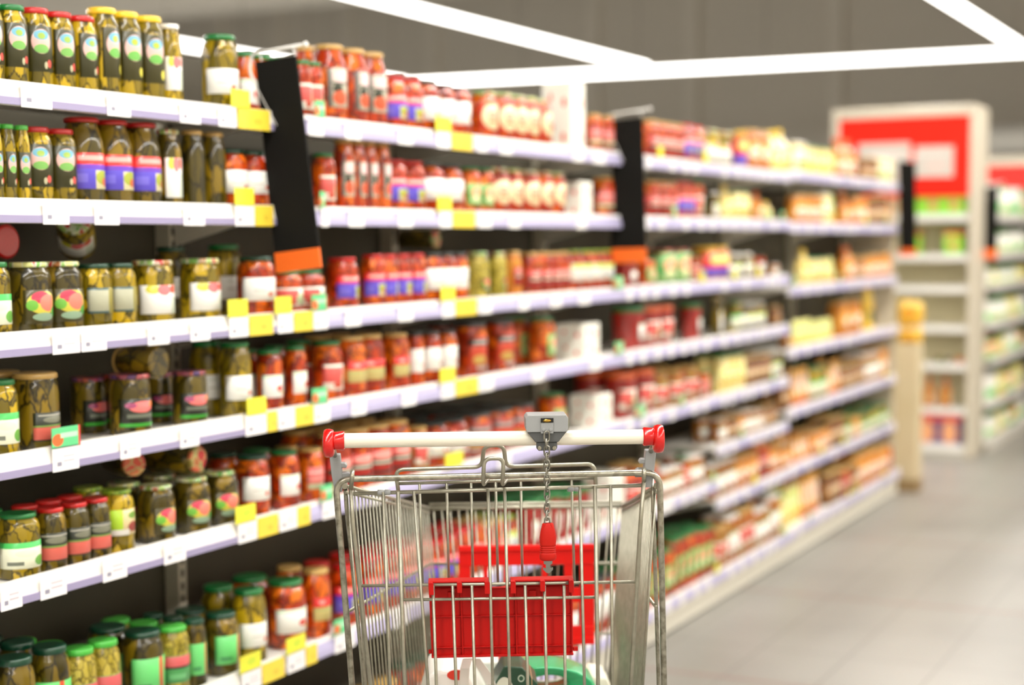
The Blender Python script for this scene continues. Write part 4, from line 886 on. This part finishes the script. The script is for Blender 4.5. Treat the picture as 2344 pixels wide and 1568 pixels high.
# coin lock
lk = cp(1250, 1004, 0); lx = lk.x
bm = BM()
prism(bm, [(lx-.033, .016+HZ), (lx-.0335, .034+HZ), (lx-.030, .039+HZ), (lx+.030, .039+HZ), (lx+.0335, .034+HZ), (lx+.033, .016+HZ), (lx+.031, .012+HZ), (lx-.031, .012+HZ)], -.026, .026, 'y')
prism(bm, [(lx-.031, .0119+HZ), (lx+.031, .0119+HZ), (lx+.025, .005+HZ), (lx+.018, -.004+HZ), (lx-.018, -.004+HZ), (lx-.025, .005+HZ)], -.023, .023, 'y', 1)
prism(bm, [(lx-.0165, -.0041+HZ), (lx+.0165, -.0041+HZ), (lx+.0165, -.014+HZ), (lx+.013, -.018+HZ), (lx-.013, -.018+HZ), (lx-.0165, -.014+HZ)], -.019, -.0125, 'y', 1)
prism(bm, [(lx-.010, .010+HZ), (lx+.010, .010+HZ), (lx+.010, .030+HZ), (lx-.010, .030+HZ)], -.0285, -.0261, 'y')
lock = obj('coin_lock', bm, [PLG, PLD], trol, bevel=.0015)
bm = BM(); box(bm, lx-.010, lx+.010, -.0292, -.0286, HZ+.0275, HZ+.0345); obj('coin_slot', bm, DARK, lock)
bm = BM(); lathe(bm, [(.001, -.0300), (.0065, -.0300), (.0065, -.0293), (.001, -.0293)], 16, (0, 0, 0), 'y')
for v in bm.verts: v.co.z = v.co.z*.35; v.co += Vector((lx, 0, HZ+.0305))
obj('coin', bm, mat('coin_brass', (190, 150, 70), .3, 1), lock)
for q in (-.0115, .0115):
    bm = BM(); lathe(bm, [(.0028, -.0215), (.0034, -.0205), (.0034, -.0191)], 12, (lx+q, 0, HZ-.0135), 'y'); obj('screw', bm, CHB, lock)
for q in (-.0055, .0055):
    bm = BM(); lathe(bm, [(.0022, -.0300), (.0028, -.0296), (.0028, -.0286)], 12, (lx+q, 0, HZ+.0165), 'y'); obj('rivet', bm, PLG, lock)
# chain
bm = BM(); zc = HZ+.012; n = 13; ktop = cp(1256, 1204, -.033).z; kx = cp(1254, 1210, -.033).x; pitch = (zc-ktop)/n
for i in range(n):
    z1 = zc-pitch*i; h2 = pitch*.5+.0026; xc = lx-.001+(kx-lx)*i/n; zc_ = z1-pitch/2; w2 = .0046; pts = []
    for k in range(12):
        a = 2*math.pi*k/12; u = w2*math.cos(a); v = math.sin(a)*w2+(h2-w2)*(1 if math.sin(a) > .01 else (-1 if math.sin(a) < -.01 else 0))
        pts.append((xc+u*.9+.0, -.033+u*.25, zc_+v) if i % 2 == 0 else (xc+u*.3, -.033+u, zc_+v))
    tube(bm, pts, .0015, 6, closed=True)
obj('chain', bm, noisy('chain_steel', (120, 118, 108), (170, 168, 158), .3, 80, metal=1), trol)
# key on the chain
kt = cp(1254, 1197, -.033); kb = cp(1253, 1283, -.033); Lk = kt.z-kb.z
bm = BM(); prof = [(.34, 1.0), (.40, .985), (.54, .78), (.61, .62), (.61, .50), (.58, .44)]
for i in range(4): z = .40-i*.055; prof += [(.60, z), (.53, z-.012), (.53, z-.03), (.60, z-.042)]
prof += [(.60, .16), (.62, .12), (.60, .04), (.45, 0)]
lathe(bm, [(r_*.0215, z*Lk) for r_, z in prof][::-1], 20, (0, 0, 0), 'z')
for v in bm.verts: v.co = Vector((v.co.x+kx, v.co.y*.55-.033, v.co.z+kb.z))
key = obj('key_grip', bm, mat('key_red', (188, 24, 10), .5, spec=.25), trol)
bm = BM(); w3 = .0185*.6
for s in (-1, 1):
    prism(bm, [(kx+s*.0012, kt.z), (kx+s*w3*.5, kt.z), (kx+s*w3*.78, kt.z-.012), (kx+s*w3*.6, kt.z-.020), (kx+s*.003, kt.z-.019)], -.0375, -.0285, 'y')
obj('grip_fork', bm, MC['key_red'], key, bevel=.0012)
kb2 = kb.z; kz = kb2-(cp(1253, 1283, -.033).z-cp(1253, 1312, -.033).z)
hh = kb2-kz
bm = BM(); prism(bm, [(kx-.0068, kb2+.002), (kx+.0068, kb2+.002), (kx+.0068, kb2-hh*.25), (kx+.0035, kb2-hh*.32), (kx+.0035, kb2-hh*.62), (kx+.0078, kb2-hh*.55), (kx+.0078, kb2-hh*.72), (kx+.0030, kz+.001), (kx, kz), (kx-.0030, kz+.001), (kx-.0078, kb2-hh*.72), (kx-.0078, kb2-hh*.55), (kx-.0035, kb2-hh*.62), (kx-.0035, kb2-hh*.32), (kx-.0068, kb2-hh*.25)], -.034, -.032, 'y')
obj('key_blade', bm, mat('key_metal', (150, 152, 148), .3, 1), key)
# top frame + rear posts
YT = .045
tz = cp(1140, 1089, YT).z; tl = cp(768, 1110, YT).x; tr = cp(1509, 1110, YT).x
def low(p, q, z):  # continue the line p->q down to height z
    t = (p.z-z)/(p.z-q.z); return p.lerp(q, t)
lb_ = low(cp(771, 1130, YT), cp(806, 1568, YT), .47); rb_ = low(cp(1508, 1130, YT), cp(1519, 1568, YT), .47)
bm = BM(); tube(bm, rnd([lb_, cp(768, 1097, YT), cp(1510, 1081, YT), rb_], .026, 8), .0052, 12)
lb2 = low(cp(793, 1160, YT+.03), cp(834, 1568, YT+.03), .47); rb2 = low(cp(1494, 1120, YT+.03), cp(1508, 1568, YT+.03), .47)
tube(bm, [cp(790, 1100, YT+.03), cp(793, 1160, YT+.03), lb2], .0034, 8); tube(bm, [cp(1492, 1086, YT+.03), cp(1495, 1150, YT+.03), rb2], .0034, 8)
obj('top_frame', bm, CHB, trol)
# rear gate
YG = .052; WR = .0026
ga = cp(801, 1132, YG); gb = cp(1473, 1111, YG); ga2 = low(cp(808, 1200, YG), cp(848, 1568, YG), .50); gb2 = low(cp(1466, 1200, YG), cp(1444, 1568, YG), .50)
bm = BM()
tube(bm, [cp(803, 1118, YG-.002), cp(808, 1200, YG), ga2], .0036, 10); tube(bm, [cp(1474, 1100, YG-.002), cp(1466, 1200, YG), gb2], .0036, 10)
tube(bm, rnd([cp(804, 1120, YG-.002), cp(806, 1088, YT-.009), cp(807, 1078, YT+.004), cp(807, 1082, YT+.02)], .008), .0036, 10)
tube(bm, rnd([cp(1474, 1102, YG-.002), cp(1474, 1084, YT-.009), cp(1474, 1072, YT+.004), cp(1474, 1076, YT+.02)], .008), .0036, 10)
tube(bm, [cp(806, 1130, YG), cp(1470, 1111, YG)], .0032, 10)
for (xa, xb) in ((877, 893), (911, 926), (947, 980), (1117, 1128), (1155, 1167), (1327, 1338), (1362, 1369), (1398, 1402)):
    ya = 1128-(xa-806)*.029; p = cp(xa, ya, YG-.003); tube(bm, [p, low(p, cp(xb, 1568, YG-.003), .50)], WR*(1.25 if xa in (911, 1362) else 1), 8)
for (xa, xb) in ((991, 999), (1036, 1044), (1080, 1087), (1202, 1208), (1246, 1251), (1291, 1294)):
    p = cp(xa, 1340, YG-.003); tube(bm, [p, low(p, cp(xb, 1568, YG-.003), .50)], WR, 8)
tube(bm, [cp(827, 1341, YG), cp(1456, 1332, YG)], WR, 8); tube(bm, [cp(921, 1373, YG-.001), cp(1366, 1367, YG-.001)], WR, 8)
tube(bm, [ga2, gb2], WR, 8)
obj('rear_gate', bm, CH, trol)
for (xa, xb, yy) in ((864, 894, 1127), (1299, 1330, 1119)):
    p = cp((xa+xb)/2, yy, YG); L_ = cp(xb, yy, YG).x-cp(xa, yy, YG).x
    bm = BM(); lathe(bm, [(.0036, -L_/2), (.0046, -L_/2+.001), (.0046, -.0015), (.0036, -.001), (.0036, .001), (.0046, .0015), (.0046, L_/2-.001), (.0036, L_/2)], 12, tuple(p), 'x'); obj('gate_clip', bm, PLG, trol)
# child seat frame (folded against the gate)
YS = .085
bm = BM()
tube(bm, rnd([cp(912, 1125, YS), cp(905, 1075, YS), cp(1103, 1069, YS), cp(1108, 1020, YS-.02), cp(1153, 1019, YS-.02), cp(1158, 1068, YS), cp(1361, 1062, YS), cp(1364, 1116, YS)], .014, 6), .0034, 10)
tube(bm, rnd([cp(1106, 1107, YT-.010), cp(1108, 1050, YT-.010), cp(1153, 1049, YT-.010), cp(1150, 1107, YT-.010)], .012, 6), .0034, 10)
for x in (1106, 1150): tube(bm, rnd([cp(x, 1104, YT-.010), cp(x+1, 1110, YT-.006), cp(x+12, 1096, YS-.006)], .004), .0028, 8)
tube(bm, [cp(908, 1107, YS), cp(1360, 1094, YS)], .0028, 8)
for xa, xb in ((960, 967), (1022, 1028), (1078, 1083), (1134, 1140), (1192, 1196), (1308, 1315)):
    tube(bm, [cp(xa, 1104-(xa-908)*.029, YS), cp(xb, 1336, YS)], .0022, 8)
tube(bm, [cp(911, 1120, YS), cp(922, 1372, YS)], .0026, 8); tube(bm, [cp(1362, 1110, YS), cp(1367, 1366, YS)], .0026, 8)
obj('seat_frame', bm, CH, trol)
# red flap of the child seat
YP = .075
A_ = cp(981, 1326, YP); B_ = cp(1310, 1320, YP); D_ = cp(988, 1505, YP); E_ = cp(1312, 1498, YP)
def fl(u, v, y): p = A_.lerp(B_, u).lerp(D_.lerp(E_, u), v); return Vector((p.x, y, p.z))
def slab(bm, u0, u1, v0, v1, y0, y1):
    c = [fl(u0, v0, y0), fl(u1, v0, y0), fl(u1, v1, y0), fl(u0, v1, y0), fl(u0, v0, y1), fl(u1, v0, y1), fl(u1, v1, y1), fl(u0, v1, y1)]
    vs = [bm.verts.new(p) for p in c]
    for f in [(3,2,1,0),(4,5,6,7),(0,1,5,4),(1,2,6,5),(2,3,7,6),(3,0,4,7)]: bm.faces.new([vs[i] for i in f])
bm = BM(); slab(bm, .0, 1, .115, 1.0, YP+.001, YP+.005)
for u in (.0, .215, .43, .595, .785, .985): slab(bm, u, u+.012, .12, .99, YP-.004, YP+.0012)
for v in (.115, .47, .865, .965): slab(bm, 0, 1, v, v+(.03 if v > .9 else .014), YP-.004-(.004 if v > .9 else 0), YP+.0012)
for u0, u1 in ((0, .42), (.565, 1)):
    slab(bm, u0, u1, -.012, .012, YP-.024, YP+.002); slab(bm, u0+.002, u1-.002, .012, .12, YP+.003, YP+.006)
    for u in (u0, (u0+u1)/2-.015, u1-.035): slab(bm, u, u+.035, 0, .15 if u != (u0+u1)/2-.015 else .13, YP-.032, YP-.027); slab(bm, u, u+.03, -.008, .02, YP-.032, YP+.002)
    slab(bm, u0+.13, u0+.18, .16, .25, YP-.006, YP+.001)
slab(bm, -.02, 0, .90, .95, YP-.002, YP+.003); slab(bm, 1, 1.035, .90, .955, YP-.002, YP+.003)
obj('child_seat_flap', bm, REDM, trol, bevel=.0012)
# basket sides, front, floor
FY = .64; BZ = .50
nl = cp(789, 1112, .06); fl_ = cp(982, 1163, FY); nr = cp(1503, 1112, .06); fr_ = cp(1424, 1158, FY)
ZB = .52
def side(n_, f_, sg, mids, label):
    bm = BM()
    up_ = Vector((0, 0, .006))
    tube(bm, [n_, f_], .0034, 8); tube(bm, [n_-Vector((0, 0, .010)), f_-Vector((0, 0, .009))], .0026, 8)
    lathe(bm, [(.0045, -.002), (.0055, 0), (.0055, .004)], 10, (n_.x, n_.y-.004, n_.z), 'y')
    N = 27
    for i in range(N):
        t = .02+.96*i/(N-1); p = n_.lerp(f_, t); inn = .030+.0*t
        b_ = Vector((p.x-sg*inn, p.y-.0*t, ZB)); k = .5
        tube(bm, [p, b_], .00155, 6)
    for (ya, yb) in mids:
        a2, b2 = cp(*ya, .06), cp(*yb, FY); tube(bm, [a2, b2], .0028, 8)
    a2 = Vector((n_.x-sg*.030, n_.y, ZB)); b2 = Vector((f_.x-sg*.030, f_.y, ZB)); tube(bm, [a2, b2], .003, 8)
    obj('side_panel', bm, CH, trol); return a2, b2
la, lb3 = side(nl, fl_, -1, [((793, 1402), (984, 1291))], 'left'); ra, rb3 = side(nr, fr_, 1, [((1503, 1391), (1424, 1292))], 'right')
bm = BM(); tube(bm, [fl_, fr_], .0042, 8); tube(bm, [fl_+Vector((0, .004, .007)), fr_+Vector((0, .004, .007))], .003, 8)
for i in range(23):
    t = (i+.5)/23; p = fl_.lerp(fr_, t); tube(bm, [p, lb3.lerp(rb3, t)], .0017, 6)
for yy in (1290, 1451): tube(bm, [cp(984, yy+1, FY), cp(1424, yy-1, FY)], .003, 8)
tube(bm, [lb3, rb3], .0032, 8); obj('front_panel', bm, CH, trol)
bm = BM()
for i in range(16):
    t = i/15; tube(bm, [la.lerp(ra, t), lb3.lerp(rb3, t)], .002, 6)
for i in range(8):
    t = i/7; tube(bm, [la.lerp(lb3, t)-Vector((0, 0, .004)), ra.lerp(rb3, t)-Vector((0, 0, .004))], .0024, 6)
obj('basket_floor', bm, CH, trol)
# red advert frame inside the front panel
YA = FY-.02
def rect(bm, x0, x1, y0, y1, ya, yb):
    p = cp(x0, y0, YA); q = cp(x1, y1, YA); box(bm, p.x, q.x, ya, yb, q.z, p.z)
bm = BM()
rect(bm, 1050, 1360, 1250, 1290, YA-.006, YA+.004)
for x0, x1 in ((1050, 1078), (1106, 1118), (1153, 1164), (1240, 1254), (1291, 1311), (1327, 1360)): rect(bm, x0, x1, 1290.2, 1437, YA-.004, YA+.003)
rect(bm, 1050, 1360, 1437.2, 1472, YA-.006, YA+.004); rect(bm, 1050, 1360, 1249, 1256, YA-.012, YA-.0062)
rect(bm, 1311.2, 1326.8, 1345, 1378, YA-.003, YA+.002); rect(bm, 1050, 1360, 1462, 1472, YA-.010, YA-.0062)
fr = obj('advert_frame', bm, mat('frame_red', (226, 14, 6), .45, spec=.3), trol, bevel=.001); fr['label'] = 'red plastic frame clipped inside the front'
# chassis and castors
bm = BM(); zw = .13
for s, xx0, xx1 in ((-1, lb_.x, -.15), (1, rb_.x, .17)):
    tube(bm, rnd([(xx0, YT, .48), (xx0, YT+.02, zw+.04), (xx0*.98, .10, zw), (xx1, .72, zw), (xx1, .74, zw)], .05), .008, 10)
    tube(bm, [(xx0, YT, .485), (xx0*.9, .10, ZB-.01), (xx1*1.0, .60, ZB-.012)], .006, 8)
tube(bm, [(lb_.x, .10, zw), (rb_.x, .10, zw)], .007, 8); tube(bm, [(-.15, .70, zw), (.17, .70, zw)], .007, 8)
tube(bm, [(-.15, .70, zw), (-.15, .50, ZB-.012)], .007, 8); tube(bm, [(.17, .70, zw), (.17, .50, ZB-.012)], .007, 8)
obj('chassis', bm, CHB, trol)
for x, y in ((lb_.x, .11), (rb_.x, .11), (-.15, .70), (.17, .70)):
    bm = BM(); prism(bm, [(y-.02, zw-.004), (y+.02, zw-.004), (y+.012, .05), (y-.012, .05)], x-.018, x-.015, 'x'); prism(bm, [(y-.02, zw-.004), (y+.02, zw-.004), (y+.012, .05), (y-.012, .05)], x+.015, x+.018, 'x'); box(bm, x-.018, x+.018, y-.02, y+.02, zw-.0075, zw-.0035)
    k = obj('castor', bm, CHB, trol); bm = BM(); lathe(bm, [(.045, -.012), (.055, -.010), (.055, .010), (.045, .012)], 20, (x, y, .055), 'x'); obj('wheel', bm, mat('rubber_grey', (70, 70, 68), .6), k)

# ------------------------------------------------------------------ goods in the trolley
def cw(p): return CO+cr*p[0]+cf*p[1]+Vector((0, 0, p[2]))
ZF = ZB+.004
def lump(name, label, cat, pts, y0, y1, m, grp='goods in the trolley', puff=.02, bev=.012, seed=1, dome=True):
    """solid body with the outline pts (trolley x,z) between two depths, edges rounded"""
    bm = BM(); prism(bm, pts, y0, y1, 'y')
    bmesh.ops.triangulate(bm, faces=[f for f in bm.faces if len(f.verts) > 4])
    o = obj(name, bm, m); o.matrix_world = Matrix.Translation(CO) @ Matrix.Rotation(AH, 4, 'Z')
    b = o.modifiers.new('bevel', 'BEVEL'); b.width = bev; b.segments = 3; b.limit_method = 'ANGLE'; b.angle_limit = R_(30)
    tag(o, label, cat, grp); return o
def P(x, y, yf): p = cp(x, y, yf); return (p.x, p.z)
def uvplane(o, x0, x1, z0, z1):
    uv = o.data.uv_layers.new(name='UVMap')
    for l in o.data.loops:
        c = o.data.vertices[l.vertex_index].co; uv.data[l.index].uv = ((c.x-x0)/(x1-x0), (c.z-z0)/(z1-z0))
# white carrier bag with two handles
y = .24; xL, xR = cp(965, 1530, y).x, cp(1110, 1530, y).x; zt = cp(1000, 1508, y).z
bag = lump('carrier_bag', 'white plastic carrier bag with handles in the trolley', 'bag', [(xL, ZF), (xR, ZF), (xR+.004, ZF+.08), (xR-.02, zt-.03), (xL+.075, zt-.004), (xL+.035, zt), (xL+.012, zt-.012), (xL-.004, ZF+.08)], y-.07, y+.09, mat('bag_white', (240, 238, 230), .45), bev=.02)
bm = BM()
h1 = [cp(1062, 1568, y-.08), cp(1064, 1530, y-.082), cp(1070, 1508, y-.078), cp(1088, 1508, y-.07), cp(1112, 1540, y-.07), cp(1125, 1568, y-.07)]
for a, b in zip(h1, h1[1:]):
    w4 = .008
    vs = [bm.verts.new(p) for p in (a+Vector((-w4, 0, 0)), a+Vector((w4, 0, 0)), b+Vector((w4, 0, 0)), b+Vector((-w4, 0, 0)))]
    vt = [bm.verts.new(v.co+Vector((0, .002, 0))) for v in vs]
    bm.faces.new(vs); bm.faces.new(vt[::-1])
    for i in range(4): bm.faces.new([vs[i], vt[i], vt[(i+1) % 4], vs[(i+1) % 4]])
obj('bag_handle', bm, mat('bag_white', (240, 238, 230), .45), bag)
# red print on the bag
bm = BM(); p = cp(1045, 1545, y-.071); lathe(bm, [(.018, -.001), (.018, .001)], 20, (0, 0, 0), 'y')
for v in bm.verts: v.co = Vector((v.co.x*.9+p.x, v.co.y+y-.0712, v.co.z*.5+p.z))
k_ = obj('red_print', bm, mat('print_red', (226, 60, 36), .5), bag)
# jar with a red cap lying on its side
p = cp(952, 1556, .20); bm = BM(); lathe(bm, [(.012, -.03), (.020, -.026), (.022, 0), (.022, .05)], 20, (0, 0, 0), 'x')
o = obj('lying_bottle', bm, noisy('bottle_pink', (214, 150, 140), (226, 190, 180), .3, 30, coat=.6)); o.matrix_world = Matrix.Translation(cw((p.x-.012, .135, ZF+.024))) @ Matrix.Rotation(AH, 4, 'Z'); tag(o, 'small pinkish bottle with red cap lying at left in trolley', 'bottle', 'goods in the trolley')
bm = BM(); lathe(bm, [(.0235, .0505), (.0245, .052), (.0245, .066), (.021, .068)], 20, (0, 0, 0), 'x'); obj('cap', bm, RED, o)
# dark green box, tilted, white print
y = .25; zt = cp(1180, 1507, y).z
GBX = labelmat('box_dark_green', (30, 74, 50), [('e', .24, .22, .24, .52, (226, 232, 214)), ('e', .5, .1, .2, .3, (226, 232, 214)), ('e', .62, .70, .075, .085, (190, 210, 190)), ('e', .62, .70, .05, .055, (36, 84, 58)), ('e', .60, .42, .09, .10, (190, 210, 190)), ('r', .86, .5, .012, .4, (176, 150, 110)), ('e', .2, .2, .12, .2, (226, 232, 214))])
x0_, x1_ = cp(1128, 1550, y).x, cp(1228, 1550, y).x
q1, q2, q3, q4 = (P(a, b, y) for a, b in ((1130, 1548), (1152, 1508), (1192, 1511), (1228, 1548)))
o = lump('tea_box', 'dark green box with white print between bag and jug', 'box', [(q1[0], ZF), (q4[0], ZF), q4, q3, q2, q1], y-.05, y+.04, GBX, bev=.003); uvplane(o, x0_, x1_, zt-.075, zt)
# green jug with a handle opening
y = .40; GJ = mat('jug_green', (44, 176, 112), .3, coat=.5)
x0_, x1_ = cp(1116, 1550, y).x, cp(1364, 1560, y).x; zt = cp(1240, 1513, y).z; zl = cp(1240, 1585, y).z; xm = cp(1245, 1540, y).x
bm = BM(); n = 28; W3 = (x1_-x0_)/2; xc = (x0_+x1_)/2; hx, hz = W3*.34, (zt-zl)*.24; hc = (xc+.012, zt-(zt-zl)*.56)
out = []; inn = []
for k in range(n):
    a = 2*math.pi*k/n; ca, sa = math.cos(a), math.sin(a)
    ox_ = xc+W3*ca; oz_ = zl+(zt-zl)*max(0, sa)**.8 if sa > 0 else zl+sa*(zl-ZF)
    if sa <= 0: ox_ = xc+W3*(1 if ca > 0 else -1)*(abs(ca)**.3); oz_ = max(ZF, oz_)
    out.append((ox_, oz_)); inn.append((hc[0]+hx*ca, hc[1]+hz*sa))
V = {}
for nm_, L_ in (('o', out), ('i', inn)):
    for s_, yy in (('f', y-.045), ('b', y+.045)): V[nm_+s_] = [bm.verts.new((p[0], yy+(.012 if nm_ == 'i' else 0)*(1 if s_ == 'f' else -1), p[1])) for p in L_]
for k in range(n):
    j = (k+1) % n
    for q4 in ((V['of'][k], V['of'][j], V['if'][j], V['if'][k]), (V['ob'][j], V['ob'][k], V['ib'][k], V['ib'][j]), (V['of'][j], V['of'][k], V['ob'][k], V['ob'][j]), (V['if'][k], V['if'][j], V['ib'][j], V['ib'][k])):
        f = bm.faces.new(q4); f.smooth = True
o = obj('green_jug', bm, GJ); o.matrix_world = Matrix.Translation(CO) @ Matrix.Rotation(AH, 4, 'Z'); b = o.modifiers.new('bevel', 'BEVEL'); b.width = .006; b.segments = 3; b.limit_method = 'ANGLE'; b.angle_limit = R_(50)
tag(o, 'bright green plastic jug with oval handle opening in trolley', 'jug', 'goods in the trolley')
# pale packet at the right and front
y = .53; x0_, x1_ = cp(1330, 1530, y).x, cp(1396, 1530, y).x; zt = cp(1380, 1535, y).z
lump('flour_bag', 'pale cream packet right of the green jug', 'packet', [(x0_, ZF), (x1_, ZF), (x1_+.002, zt-.03), (x1_-.012, zt), (x0_+.015, zt+.004), (x0_, zt-.02)], y-.05, y+.05, noisy('paper_cream', (236, 230, 208), (242, 238, 220), .6, 8), bev=.01)
y = .53; x0_, x1_ = cp(1010, 1530, y).x, cp(1140, 1530, y).x; zt = cp(1080, 1500, y).z
lump('white_carton', 'white milk-coloured carton behind the carrier bag', 'carton', [(x0_, ZF), (x1_, ZF), (x1_, zt), (x0_, zt)], y-.05, y+.05, mat('carton_white', (240, 238, 230), .5), bev=.004)
